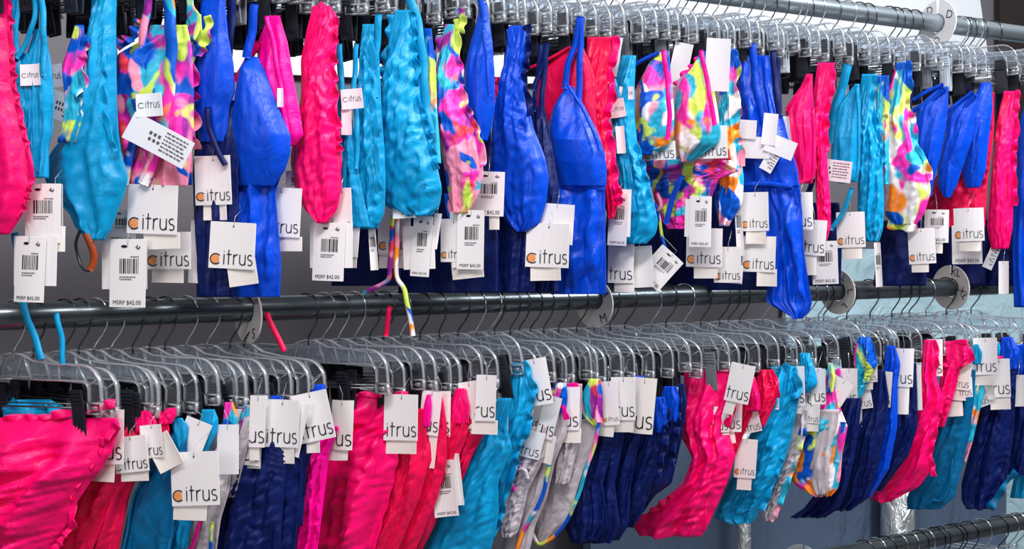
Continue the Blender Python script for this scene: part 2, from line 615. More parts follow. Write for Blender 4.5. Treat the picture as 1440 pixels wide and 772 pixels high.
class Back:
    """wall-parallel plane at depth y"""
    def __init__(s, y):
        s.y = y; s.N = np.array([0, -1.0, 0])

    def at(s, px, py, off=0.0):
        px = np.asarray(px, float); py = np.asarray(py, float)
        u = (px - 720) / FPX; w = (VPY - py) / FPX
        D = FWD + u[..., None] * RGT + w[..., None] * UP
        t = (s.y / D[..., 1])
        return EYE + D * t[..., None] + off * s.N


def slab(name, y, quad, th, m, parent=None):
    p = Back(y)
    q = np.array(quad, float)
    F = p.at(q[:, 0], q[:, 1], th); B = p.at(q[:, 0], q[:, 1], 0)
    org = B.mean(axis=0)
    n = len(q)
    f = [tuple(range(n)), tuple(range(n, 2 * n))[::-1]] + [(i, n + i, n + (i + 1) % n, (i + 1) % n) for i in range(n)]
    return obj(name, np.r_[F, B], f, m, parent, org if parent is None else org, False)


o = slab('display_board', BACK, [(158, -160), (1365, -60), (1391, 118), (700, 118), (165, 96)], 0.01, mat('white_board', (0.72, 0.76, 0.80), 0.5))
tagp(o, 'large white board on the wall behind the top rail', 'board')
o = slab('wall_shelving', BACK, [(1400, -200), (1700, -260), (1700, 330), (1402, 330)], 0.012, mat('dark_brown_panel', (0.022, 0.015, 0.014), 0.5, 0, .4, 0, .6, 9))
tagp(o, 'dark brown panel on the wall beyond the white board', 'panel')
m = mat('pale_blue_sheet', (0.52, 0.74, 0.82), 0.45, 0, 0.5, 0, 0.8, 9, (1, 1, 1), 0.03)
o = slab('plastic_sheet', BACK, [(1100, 350), (1700, 350), (1700, 1100), (1100, 1100)], 0.012, m)
tagp(o, 'pale blue plastic sheet on the wall low behind the rails', 'sheet')
# crumpled foil-like bag panel and posts low behind the bottoms
m = mat('blue_grey_foil', (0.16, 0.23, 0.36), 0.35, 0.35, 0.5, 0, 0.9, 5, (1, 1, 0.35), 0.05)
o = slab('foil_panel', BACK - 0.05, [(820, 520), (1403, 520), (1399, 1000), (820, 1000)], 0.03, m)
tagp(o, 'blue-grey metallic panel behind the hanging bottoms', 'panel')
sm_ = mat('crumpled_silver', (0.62, 0.65, 0.66), 0.28, 0.7, 0.5, 0, 1.0, 45, (1, 1, 0.5), 0.01)
for i, (px, w, lb) in enumerate(((1046, 20, 'slim crumpled silver post below the turquoise ruffled bottoms'), (1262, 46, 'wide crumpled silver post below the slanting raspberry bottom'))):
    p = Back(BACK - 0.13)
    c0 = p.at(px, 1000); c1 = p.at(px, 560)
    rr = w / 2 / FPX * float((c0 - EYE) @ FWD)
    b = MB(); b.tube([(c0[0], c0[1], 0.0), (c0[0], c0[1], 0.5), (c0[0], c0[1], 1.1)], rr, 24)
    o = b.build('silver_post', sm_, None, True, (c0[0], c0[1], 0)); tagp(o, lb, 'post')


# ------------------------------------------------------------------ rack
rk = root('garment_rack', 'dark steel garment rack with three long round rails', 'rack', (0, RAIL_Y, 0))
XA, XB = -0.95, 2.6
for nm, z, m, x0 in (('rail', ZTOP, M['railtop'], XA), ('rail', ZMID, M['rail'], XA), ('rail', ZLOW, M['rail'], XA)):
    b = MB(); b.tube([(x, 0, z) for x in np.linspace(x0, XB, 12)], 0.0162, 28)
    b.build(nm, m, rk, True)
for x in (XA, XB):
    b = MB(); b.tube([(x, 0, 0), (x, 0, 1.0), (x, 0, ZTOP + 0.02)], 0.02, 20)
    b.build('upright', M['rail'], rk, True)

# ------------------------------------------------------------------ size dividers
def divider(px, z, r, rz, m, marks, label, tilt=0.0, drop=0.008):
    A = rail_pt(px, z)
    t = root('size_divider', label, 'size divider', A, 'round size dividers on the rails', rz)
    t.rotation_euler[1] = tilt
    n = 40
    hr = 0.0175
    a = np.linspace(0, 2 * PI, n, endpoint=False) + PI / 2
    out = [(0, r * math.cos(q), r * math.sin(q) - drop) for q in a]
    inn = [(0, hr * math.cos(q), hr * math.sin(q)) for q in a]
    v, f = [], []
    for x in (-0.0011, 0.0011):
        v += [(x, p[1], p[2]) for p in out] + [(x, p[1], p[2]) for p in inn]
    for i in range(n):
        j = (i + 1) % n
        if i == 0:                                # the slit by which it snaps on
            continue
        f += [(i, j, n + j, n + i), (2 * n + i, 3 * n + i, 3 * n + j, 2 * n + j), (i, 2 * n + i, 2 * n + j, j), (n + i, n + j, 3 * n + j, 3 * n + i)]
    f += [(1, n + 1, 3 * n + 1, 2 * n + 1), (0, 2 * n, 3 * n, n)]
    obj('disc', v, f, m, t, None, False)
    for (txt, ang, sz, spin) in marks:
        tv, tf = text_mesh(txt)
        rad = (r + hr) / 2 + 0.001
        ca, sa = math.cos(math.radians(ang)), math.sin(math.radians(ang))
        cs, ss = math.cos(math.radians(spin)), math.sin(math.radians(spin))
        vv = []
        for (p, q) in tv:
            p, q = p * sz, (q - .5) * sz
            p, q = p * cs - q * ss, p * ss + q * cs
            vv.append((-0.0016, -(rad * ca + p), rad * sa + q - drop))
        obj('lettering', vv, tf, M['ink'], t, None, False)


divider(349, ZMID, 0.037, math.radians(13), M['disc'], [('S', 40, 0.013, -80), ('S', -52, 0.0135, 0), ('S', 130, .013, 60)], 'cream disc marked S on the middle rail', 0.0)
divider(836, ZMID, 0.037, math.radians(16), M['disc'], [('M', 40, 0.012, -60), ('M', -48, 0.013, 20)], 'cream disc marked M, behind the wire hooks mid-rail')
divider(1178, ZMID, 0.038, math.radians(4), M['disc'], [('L', 58, 0.012, -30), ('L', 4, .012, -80), ('L', -56, 0.012, -130)], 'cream disc marked L on the middle rail', drop=0.002)
divider(1337, ZMID, 0.041, math.radians(0), M['disc'], [('XL', 68, 0.013, -12), ('XL', -18, .013, -60)], 'cream disc marked XL, far end of the middle rail', drop=0)
divider(1318, ZTOP, 0.042, math.radians(0), M['wdisc'], [('D', 120, .013, 10), ('D', 22, .014, -15), ('D', -90, .013, 60)], 'white disc marked D on the top rail', drop=0.0)
divider(-38, ZMID - 0.02, 0.043, math.radians(30), M['gdisc'], [], 'plain dark green disc at the near end of the middle rail')
divider(1128, ZLOW - 0.0, 0.037, math.radians(20), M['wdisc'], [], 'white disc low down, on the bottom rail')

# ------------------------------------------------------------------ hangers
def hanger_meshes():
    out = {}
    # clear body: outline of the near half, mirrored
    top = [(0.0, -0.043), (0.012, -0.044), (0.03, -0.052), (0.06, -0.055), (0.098, -0.0555)] + \
          [(0.098 + 0.027 * math.cos(math.radians(a)), -0.0825 + 0.027 * math.sin(math.radians(a))) for a in (75, 60, 45, 30, 15, 0)] + [(0.1255, -0.092), (0.1255, -0.098)]
    inner = [(0.0, -0.0725), (0.05, -0.0735), (0.098, -0.074)] + \
            [(0.098 + 0.010 * math.cos(math.radians(a)), -0.084 + 0.010 * math.sin(math.radians(a))) for a in (70, 45, 20, 0)] + [(0.108, -0.092), (0.108, -0.098)]
    b = MB()
    for sg in (1, -1):
        # web polygon between the two outlines (stitched)
        n = 24
        def res(P):
            P = np.array(P); L = np.r_[0, np.cumsum(np.hypot(*np.diff(P, axis=0).T))]
            s = np.linspace(0, L[-1], n); return np.c_[np.interp(s, L, P[:, 0]), np.interp(s, L, P[:, 1])]
        T, I = res(top), res(inner)
        v = [(sg * p[0], y, p[1]) for y in (-0.0009, 0.0009) for p in np.r_[T, I]]
        f = []
        for i in range(n - 1):
            f.append((i, i + 1, n + i + 1, n + i)); f.append((2 * n + i, 3 * n + i, 3 * n + i + 1, 2 * n + i + 1))
        b.add(v, f)
    out['web'] = b
    b = MB()
    for sg in (1, -1):
        b.strip([(sg * p[0], p[1]) for p in top], 0.0075, 0.0016)
        b.strip([(sg * p[0], p[1]) for p in inner], 0.0065, 0.0014)
        b.strip([(sg * 0.094, -0.057), (sg * 0.106, -0.079)], 0.0045, 0.0012)
        b.strip([(sg * 0.120, -0.071), (sg * 0.1075, -0.080)], 0.0045, 0.0012)
        b.strip([(sg * 0.016, -0.046), (sg * 0.026, -0.073)], 0.006, 0.0015)
        b.strip([(sg * 0.066, -0.056), (sg * 0.066, -0.073)], 0.004, 0.0012)
        # the block that holds the rod: a small frame round an opening
        b.box((sg * 0.1168, 0, -0.0985), (0.019, 0.009, 0.0018)); b.box((sg * 0.1168, 0, -0.1105), (0.019, 0.009, 0.0018))
        b.box((sg * 0.1255, 0, -0.1045), (0.0018, 0.009, 0.0138)); b.box((sg * 0.108, 0, -0.1045), (0.0018, 0.009, 0.0138))
        b.box((sg * 0.1168, 0.0035, -0.1045), (0.017, 0.0015, 0.011)); b.box((sg * 0.1168, -0.0, -0.1045), (0.006, 0.006, 0.005))
    out['rim'] = b
    b = MB()
    pts = [(0, -0.05), (0, -0.040), (0.004, -0.034), (0.012, -0.024), (0.0178, -0.013), (0.0186, -0.002)]
    pts += [(0.0186 * math.cos(math.radians(a)), 0.0186 * math.sin(math.radians(a))) for a in (15, 40, 65, 90, 115, 140, 165, 185, 200)]
    b.tube([(p[0], 0, p[1]) for p in pts], 0.00115, 8)
    out['hook'] = b
    b = MB(); b.tube([(-0.117, 0, -0.1045), (0, 0, -0.1045), (0.117, 0, -0.1045)], 0.0011, 8)
    b.tube([(-0.117, 0.002, -0.1005), (0, 0.002, -0.1005), (0.117, 0.002, -0.1005)], 0.0008, 6)
    out['rod'] = b
    b = MB()
    for sy in (-1, 1):
        n = 9
        for k in range(n - 1):                                      # jaw: plate that swings in towards the cloth
            z0 = -0.030 + 0.050 * 0
        zz = [0.018, 0.010, 0.002, -0.010, -0.022, -0.030]
        yy = [0.0075, 0.0065, 0.0048, 0.0038, 0.0030, 0.0022]
        ww = [0.0068, 0.0074, 0.0074, 0.0074, 0.0078, 0.0078]
        v, f = [], []
        for z, y, w in zip(zz, yy, ww):
            for dx, dy in ((-w, 0), (w, 0), (w, 0.0018), (-w, 0.0018)):
                v.append((dx, sy * (y + dy), z))
        for i in range(len(zz) - 1):
            for k in range(4):
                f.append((i * 4 + k, (i + 1) * 4 + k, (i + 1) * 4 + (k + 1) % 4, i * 4 + (k + 1) % 4))
        f += [(0, 1, 2, 3), tuple(range(len(v) - 4, len(v)))]
        b.add(v, f)
        for k in range(4):                                          # grip ridges
            b.box((0, sy * (0.0094 - k * 0.0005), 0.016 - k * 0.0034), (0.013, 0.0012, 0.0013))
        for k in (-1, 0, 1):
            b.box((k * 0.0036, sy * 0.0056, -0.013), (0.0010, 0.0014, 0.022))
    b.box((0, 0, 0.0), (0.010, 0.009, 0.006))
    b.tube([(-0.007, 0, 0.004), (0.007, 0, 0.004)], 0.0030, 10)
    out['clip'] = b
    return {k: v for k, v in out.items()}


HM = hanger_meshes()
HMESH = {}
for k, mk in (('web', 'web'), ('rim', 'rim'), ('hook', 'wire'), ('rod', 'rod'), ('clip', 'clip')):
    me = bpy.data.meshes.new(k); me.from_pydata(HM[k].v, [], HM[k].f); me.materials.append(M[mk])
    if k in ('hook', 'rod', 'rim'):
        me.polygons.foreach_set('use_smooth', [True] * len(me.polygons))
    HMESH[k] = me
for nm, base, mk in (('hookc', 'hook', 'chrome'), ('gclip', 'clip', 'gclip'), ('wclip', 'clip', 'wclip')):
    me = HMESH[base].copy(); me.materials[0] = M[mk]; HMESH[nm] = me
NH = [0]


def hanger(hx, z, label, near=0.085, clip='clip', group=None, roll=None, far=None, ctilt=0.0, grp='clear clip hangers on the rails', a=None):
    NH[0] += 1
    r = random.Random(NH[0] * 13)
    A = rail_pt(hx, z)
    a = (yaw(hx) if a is None else a) + math.radians(r.uniform(-3.5, 3.5))
    t = root('clip_hanger', label, 'hanger', A, grp, 0)
    t.rotation_euler = (0, (math.radians(r.uniform(-3.5, 3.0)) if roll is None else -roll), a - PI / 2)
    def part(nm, me, loc=(0, 0, 0), ry=0.0):
        o = bpy.data.objects.new(nm, HMESH[me]); COL.objects.link(o); o.parent = t; o.location = loc; o.rotation_euler = (0, ry, 0)
        if nm == 'clip':
            o.scale = (1.12, 1.3, 1.2)
        return o
    part('hook', 'hookc' if r.random() < 0.35 else 'hook')
    bd = part('body', 'web'); rm = part('rim', 'rim'); rm.parent = bd
    part('rod', 'rod')
    part('clip', clip, (near, 0, -0.1045), ctilt)
    part('clip', clip if r.random() < .7 else 'clip', (-near if far is None else far, 0, -0.1045), r.uniform(-.15, .15))
    return t

# ------------------------------------------------------------------ garments
GR = {}
SEEDN = [0]


def G(key, row, hx, m, kind, short, label, pieces, clip=None, cm='clip', roll=None, hang=True, seed=None, near=None, group=None):
    z = ZTOP if row == 'T' else ZMID
    pl = Plane(hx, z)
    SEEDN[0] += 1
    sd = SEEDN[0] * 1.37 if seed is None else seed
    first = pieces[0][2]
    P0 = np.array(first, float)
    org = pl.at((P0[0][1] + P0[0][2]) / 2 if len(P0[0]) > 2 else P0[0][0], P0[0][0] if len(P0[0]) > 2 else P0[0][1])
    g = 'swimwear on the top rail' if row == 'T' else 'swimwear on the middle rail'
    t = root(kind, label, {'bikini_bra': 'bikini top', 'bikini_bottom': 'bikini bottom'}.get(kind, 'swimsuit'), org, g)
    origin = org
    for i, p in enumerate(pieces):
        ty, nm, pts = p[0], p[1], p[2]
        op = dict(p[-1]) if isinstance(p[-1], dict) else {}
        mm = op.pop('m', m)
        mm = M[mm]
        if ty == 'sheet':
            op['fold'] = op.get('fold', .005) * 1.35
            o = sheet(nm, pl, pts, mm, t, origin, seed=sd + i, clip=clip, **op)
        elif ty == 'ruffle':
            w = op.pop('w', 9)
            if op.get('off', 0) >= .01:
                op.setdefault('amp', .0022); op.setdefault('pitch', 34)
            o = ruffle(nm, pl, pts, w, mm, t, origin, seed=sd + i, clip=None if clip is None else (clip, P0[0][0]), **op)
        elif ty == 'band':
            w = op.pop('w', 8)
            o = band(nm, pl, pts, w, mm, t, origin, **op)
        elif ty == 'label':                       # sewn-in fabric label: (cx, cy, w, h, rot, style)
            cx, cy, w, h, rot, st = pts
            c = Card(pl, cx, cy, w, h, rot, op.get('off', 0.012), op.get('bend', 0.002))
            o = c.rect(nm, M['label'], t, origin)
            o['label'] = 'white satin care label'
            if st == 'logo':
                logo(c, o, (0, 0, 0), 0.8, -0.15, disc=False) if False else None
                v = np.c_[WORDV[:, 0] * 0.2 - 0.41, WORDV[:, 1] * 0.2 * w / h - 0.12]
                q = c.flat('lettering', v, WORDF, M['ink'], o, origin, 0.0006); q.location = (0, 0, 0)
            elif st == 'care':
                r = random.Random(int(cx)); rects = []
                for k in range(6):
                    yy = 0.34 - k * 0.13; x = 0.05
                    while x < 0.4:
                        l = r.uniform(.02, .07); rects.append((x, x + l, yy, yy + .045)); x += l + .015
                for k in range(3):
                    rects += [(-0.18 + k * .07, -0.14 + k * .07, 0.05, 0.16), (-0.16 + k * .07, -0.12 + k * .07, -0.15, -0.05)]
                q = c.quads('care_print', rects, M['greyink'], o, origin, 0.0006)
    GR[key] = dict(hx=hx, z=z, short=short, n=0, pl=pl)
    if hang:
        if near is None:
            near = 0.085
            if clip is not None:
                s, zz = pl.local(clip, 100 if row == 'T' else 540)
                near = min(max(s, -0.09), 0.098)
        hanger(hx, z, 'clear clip hanger holding the ' + short, near, cm, roll=roll, far=-0.08 if near > -0.04 else 0.08)
    return t


def fix_children():
    pass


def tag(key, cx, cy, w, h, rot=0, kind='logo', slip=None, back=None, note='', dx=-4, off=0.011, bend=None, face=0.0, cardm='card', string=True):
    g = GR[key]
    if dx > 0:
        dx = max(dx, 7); off = 0.0
    else:
        off += 0.004
    pl = Plane(g['hx'] + dx, g['z'], yaw(g['hx']) + math.radians(face))
    r = random.Random(int(cx * 3 + cy))
    bend = r.uniform(-0.0025, 0.003) if bend is None else bend
    c = Card(pl, cx, cy, w, h, rot, off, bend)
    org = c.at(0, 0.5)
    base = {'logo': 'white logo tag', 'price': 'white barcode tag', 'blank': 'blank white tag', 'edge': 'edge-on white price tag'}[kind]
    lab = (note + ' ' if note else '') + base + ' hanging by the ' + g['short']
    t = root('hang_tag', lab, 'tag', org, 'paper hang tags')
    q = c.rect('card', M[cardm], t, org)
    z3 = org
    if kind == 'logo':
        logo(c, q, z3, cut=(key[0] == 'l' and note not in ('full', 'pinkish') and w < 0.95 * h) or key in ('u24', 'u19', 'u10'))
    elif kind == 'price':
        barcode(c, q, z3, 0.0, 0.22) if h > 60 else barcode(c, q, z3)
        msrp(c, q, z3, -0.47)
        v = np.array([(-0.1 + 0.09 * math.cos(a), 0.40 + 0.022 * math.sin(a)) for a in np.linspace(0, 2 * PI, 10, endpoint=False)])
        c.flat('hanging_slot', v, [tuple(range(10))], M['ink'], q, z3)
        v, f = strokes([[(0.28, 0.42), (0.22, 0.39), (0.30, 0.37), (0.34, 0.40)]], 0.03)
        c.flat('symbol', v, f, M['greyink'], q, z3)
    elif kind == 'edge':
        barcode(c, q, z3, 0.0, 0.22, -.35, .35)
    if kind == 'logo':
        v = np.array([(0.0 + 0.018 * math.cos(a), 0.41 + 0.020 * math.sin(a)) for a in np.linspace(0, 2 * PI, 10, endpoint=False)])
        c.flat('hole', v, [tuple(range(10))], M['ink'], q, z3)
    for nm, sl, lo in (('price_slip', slip, 0.0025), ('backing_card', back, 0.004)):
        if sl:
            cx2, cy2, w2, h2 = sl[:4]
            c2 = Card(pl, cx2, cy2, w2, h2, sl[4] if len(sl) > 4 else rot + r.uniform(-3, 3), off - lo, bend)
            c2.rect(nm, M['cardb' if nm == 'price_slip' else 'card'], t, org)
    if string:
        b = MB()
        p0 = c.at(0, 0.41, 0.0008); p1 = c.at(0.03, 0.62, 0.001); p2 = pl.at(cx + w * 0.1 * r.uniform(-1, 1), cy - h / 2 - 22, 0.004)
        b.tube([p0, p1, p2], 0.0004, 5)
        b.build('fastener', M['rim'], t, True, org)
    g['n'] += 1
    return t


# ============================ top rail (front to back as they hang)
sh = 'sheet'
G('u1', 'T', -58, 'pink', 'bikini_bra', 'hot pink ruffled top before the turquoise straps', 'large hot pink ruffled bikini top at the near end of the top rail', [
  (sh, 'cup', [(-30, -70, 12), (60, -70, 18), (120, -70, 22), (180, -70, 35), (235, -70, 47), (260, -70, 45), (305, -70, 30), (330, -60, 12)], dict(puff=.016)),
  ('ruffle', 'ruffle_trim', [(12, -30), (17, 60), (21, 120), (33, 180), (46, 235), (44, 262), (28, 310)], dict(w=5, amp=.004))], clip=5)
G('u2', 'T', -38, 'turq', 'bikini_bra', 'plain turquoise halter top with long straps', 'plain turquoise halter top with long straps behind the hot pink top', [
  (sh, 'cup', [(75, 6, 38), (120, 10, 46), (165, 20, 46), (190, 30, 44), (215, 36, 44)], dict(puff=.006, wr=0)),
  (sh, 'panel', [(40, 46, 58), (90, 30, 68), (140, 32, 72), (185, 36, 70), (205, 40, 64), (250, 40, 64)], dict(puff=.006, wr=0, off=-.003)),
  ('band', 'strap', [(18, -30), (14, 60), (24, 120)], dict(w=26, off=.003)),
  ('band', 'strap', [(26, -30), (20, 20), (14, 60)], dict(w=9)),
  ('band', 'strap', [(52, -30), (54, 30), (42, 60), (28, 85)], dict(w=6)),
  ('band', 'strap', [(58, -30), (66, 30), (66, 110)], dict(w=8)),
  ('band', 'tie', [(0, 325), (8, 370), (10, 425), (26, 470), (40, 510)], dict(w=9, off=-.02)),
  ('band', 'tie', [(50, 440), (58, 480), (60, 520)], dict(w=7, off=-.03)),
  ('label', 'brand_label', (48, 106, 28, 30, 3, 'logo'), dict(off=.004))], clip=34)
G('u3', 'T', 12, 'printa', 'bikini_bra', 'small tropical print top with blank grey wall above', 'small tropical print bikini top showing beside the first turquoise ruched top', [
  (sh, 'cup', [(35, 106, 116), (60, 98, 120), (95, 86, 121), (125, 90, 120), (160, 92, 118), (200, 80, 105)], dict(puff=.006, nu=16, nv=30)),
  ('ruffle', 'ruffle_trim', [(120, 50), (112, 85), (119, 120), (104, 135)], dict(w=12))], clip=105)
G('u4', 'T', 52, 'turq', 'bikini_bra', 'tall turquoise ruched top with a dark loop', 'tall turquoise ruched bikini top with a dark elastic loop under it', [
  (sh, 'cup', [(-20, 128, 164), (30, 128, 162), (100, 120, 163), (150, 112, 164), (185, 96, 166), (215, 70, 170), (250, 62, 180), (280, 75, 172), (300, 98, 163), (320, 105, 157), (338, 125, 145)], dict(puff=.018, wr=.002, fold=.006)),
  ('ruffle', 'ruffle_trim', [(150, 60), (153, 100), (155, 130), (153, 160), (162, 190), (170, 215)], dict(w=8, off=.012)),
  ('band', 'elastic_loop', [(118, 322), (110, 345), (116, 372), (128, 384), (134, 378)], dict(w=3, m='clip')),
  ('band', 'tie', [(124, 325), (134, 345), (137, 365), (130, 382)], dict(w=9, m='rust')),
  ('label', 'brand_label', (88, 110, 32, 32, 7, 'logo'), dict(off=.016)),
  ('label', 'care_label', (103, 153, 60, 38, -22, 'care'), dict(off=.016))], clip=110)
G('u5', 'T', 110, 'printc', 'one_piece_swimsuit', 'tropical print swimsuit with crossed straps', 'tropical print swimsuit with frilled neckline and crossed straps', [
  (sh, 'body', [(35, 212, 262), (60, 196, 268), (75, 165, 270), (120, 160, 272), (180, 160, 272), (225, 175, 268), (262, 180, 263)], dict(puff=.014, fold=.009, wr=.0015, freq=7)),
  ('ruffle', 'ruffle_trim', [(166, 68), (185, 60), (200, 45), (214, 22)], dict(w=13, pitch=17)),
  ('band', 'strap', [(222, -25), (212, 40), (207, 85), (214, 130)], dict(w=10, off=.012)),
  ('band', 'strap', [(245, -25), (252, 60), (248, 130), (236, 200), (212, 262)], dict(w=15, off=.014, m='printb')),
  ('band', 'tie', [(205, 160), (196, 210), (184, 262)], dict(w=12, off=.014, m='printa')),
  ('label', 'brand_label', (231, 151, 36, 32, 4, 'logo'), dict(off=.024)),
  ('label', 'care_label', (244, 200, 94, 40, -28, 'care'), dict(off=.024))], clip=236)
G('u5b', 'T', 140, 'printc', 'bikini_bra', 'rust and violet print top with curling frill', 'rust and violet print bikini top with a pale curling frill edge', [
  (sh, 'cup', [(20, 264, 282), (60, 255, 285), (90, 250, 270), (150, 250, 268), (260, 250, 270)], dict(puff=.005, nu=14)),
  ('ruffle', 'ruffle_trim', [(262, -20), (267, 20), (271, 40), (258, 65), (256, 75), (268, 95), (266, 120), (270, 165), (268, 210)], dict(w=15, pitch=30, amp=.008)),
  ('ruffle', 'ruffle_trim', [(290, 22), (293, 40), (284, 62), (280, 80)], dict(w=12, pitch=22))], clip=270, near=.06)
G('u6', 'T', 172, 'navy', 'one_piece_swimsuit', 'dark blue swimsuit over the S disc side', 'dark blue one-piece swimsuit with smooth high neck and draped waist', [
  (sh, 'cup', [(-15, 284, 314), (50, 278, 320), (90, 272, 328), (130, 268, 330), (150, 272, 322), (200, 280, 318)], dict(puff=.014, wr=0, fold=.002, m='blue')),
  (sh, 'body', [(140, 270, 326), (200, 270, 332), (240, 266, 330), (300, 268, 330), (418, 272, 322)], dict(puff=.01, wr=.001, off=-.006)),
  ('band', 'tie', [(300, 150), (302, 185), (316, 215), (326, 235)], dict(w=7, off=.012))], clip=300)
G('u7', 'T', 208, 'blue', 'one_piece_swimsuit', 'royal blue swimsuit with one wide strap', 'royal blue one-piece swimsuit with padded cup on one wide strap', [
  (sh, 'cup', [(80, 345, 362), (105, 338, 374), (150, 330, 390), (190, 322, 408), (215, 320, 408), (240, 324, 400), (262, 332, 384)], dict(puff=.024, wr=0, fold=.002)),
  (sh, 'skirt', [(235, 330, 396), (270, 318, 384), (320, 310, 388), (370, 302, 392), (418, 298, 390)], dict(puff=.01, fold=.008, wr=0, freq=6, off=-.004)),
  ('band', 'strap', [(362, 4), (358, 45), (350, 85)], dict(w=11)),
  ('band', 'tie', [(352, 440), (366, 474), (380, 500)], dict(w=7, m='red', off=-.03)),
  ('band', 'strap', [(330, -20), (328, 40), (322, 90)], dict(w=12, m='navy')),
  ('label', 'care_label', (325, 102, 8, 66, 4, 'blank'), dict(off=.012))], clip=318)
G('u8', 'T', 240, 'magenta', 'bikini_bra', 'magenta triangle top with smooth cups', 'magenta triangle bikini top with smooth cups and a pale label', [
  (sh, 'cup', [(22, 378, 392), (60, 362, 404), (110, 362, 412), (160, 366, 422), (190, 395, 426), (205, 404, 414)], dict(puff=.012, wr=0, fold=.003)),
  ('band', 'strap', [(385, 24), (394, 60), (404, 120), (414, 190)], dict(w=6, off=.016)),
  ('band', 'strap', [(368, 58), (350, 90), (334, 118)], dict(w=10, m='pink')),
  ('label', 'care_label', (408, 140, 8, 26, 0, 'blank'), dict(off=.018))], clip=380, cm='gclip')
G('u9', 'T', 282, 'pink', 'bikini_bra', 'hot pink ruched top with scalloped edges', 'tall hot pink ruched bikini top with scalloped frill edges', [
  (sh, 'cup', [(8, 440, 462), (22, 436, 474), (50, 430, 474), (90, 422, 470), (120, 424, 472), (160, 420, 474), (200, 410, 478), (235, 409, 480), (275, 418, 479), (300, 432, 470), (314, 450, 460)], dict(puff=.02, wr=.003, fold=.005, ruff=1.5)),
  ('ruffle', 'ruffle_trim', [(472, 22), (471, 60), (468, 90), (473, 120), (470, 150), (476, 190), (478, 215)], dict(w=7)),
  ('ruffle', 'ruffle_trim', [(440, 60), (446, 85), (442, 110), (450, 135), (448, 165), (452, 190)], dict(w=8, off=.016)),
  ('ruffle', 'ruffle_trim', [(448, 4), (456, 14), (455, 40)], dict(w=10, off=.014))], clip=441)
G('u10', 'T', 325, 'turq', 'bikini_bra', 'turquoise strappy top by the pink scalloped one', 'turquoise strappy bikini top between the hot pink and bright turquoise ones', [
  (sh, 'cup', [(120, 478, 486), (150, 474, 492), (200, 474, 500), (250, 474, 505), (320, 480, 520)], dict(puff=.006, nu=14)),
  ('band', 'strap', [(480, 60), (482, 110), (488, 150), (490, 220), (484, 280)], dict(w=8)),
  ('band', 'strap', [(505, 60), (500, 130), (506, 180), (504, 240)], dict(w=6)),
  ('label', 'brand_label', (505, 141, 30, 28, 5, 'logo'), dict(off=.014)),
  ('label', 'care_label', (496, 172, 14, 38, 0, 'blank'), dict(off=.012))], clip=485)
G('u10b', 'T', 350, 'turq', 'bikini_bra', 'shadowed turquoise ruched top with frilled seam', 'turquoise ruched bikini top with a frilled seam down its middle', [
  (sh, 'cup', [(34, 510, 534), (70, 506, 532), (110, 505, 534), (160, 502, 536), (210, 500, 540), (260, 496, 542), (300, 492, 540), (322, 500, 530)], dict(puff=.014, wr=.0035, fold=.004)),
  ('ruffle', 'ruffle_trim', [(522, 40), (528, 90), (524, 130), (532, 170), (534, 230), (536, 270)], dict(w=8, off=.01)),
  ('band', 'strap', [(535, 18), (532, 60), (528, 100), (530, 140)], dict(w=9, off=.004))], clip=492, near=.07)
G('u11', 'T', 405, 'turq', 'bikini_bra', 'bright turquoise ruched top, the widest', 'bright turquoise ruched bikini top with glossy gathers, widest of the turquoise tops', [
  (sh, 'cup', [(14, 556, 576), (40, 548, 584), (80, 544, 586), (110, 540, 590), (150, 540, 592), (190, 537, 602), (230, 534, 614), (265, 534, 621), (290, 540, 618), (304, 575, 606)], dict(puff=.026, wr=.0035, fold=.006, diag=.8)),
  ('ruffle', 'ruffle_trim', [(577, 15), (584, 45), (583, 75), (588, 100), (584, 125), (592, 150), (598, 175), (606, 205), (614, 240)], dict(w=7)),
  ('ruffle', 'ruffle_trim', [(552, 20), (549, 60), (543, 90), (540, 130), (543, 165)], dict(w=-7)),
  ('band', 'strap', [(572, -10), (584, 25), (592, 80), (596, 150), (604, 190)], dict(w=13, off=-.002)),
  ('band', 'tie', [(545, 300), (540, 395), (522, 404), (502, 414)], dict(w=6, m='printc', off=-.012)),
  ('band', 'tie', [(550, 300), (548, 395), (560, 404), (566, 440), (573, 476)], dict(w=6, m='printa', off=-.014)),
  ('band', 'tie', [(530, 430), (527, 455), (523, 478)], dict(w=6, m='red', off=-.03)),
  ('label', 'care_label', (572, 299, 32, 16, 3, 'care'), dict(off=.004))], clip=560)
G('u11b', 'T', 430, 'printb', 'bikini_bra', 'narrow orange print strap showing', 'narrow strip of orange and violet print bikini top behind turquoise', [
  (sh, 'cup', [(40, 596, 606), (90, 594, 612), (150, 596, 614), (230, 600, 620)], dict(puff=.004, nu=12)),
  ('band', 'strap', [(590, 20), (594, 60), (596, 110)], dict(w=9, m='teal'))], clip=598, near=.07)
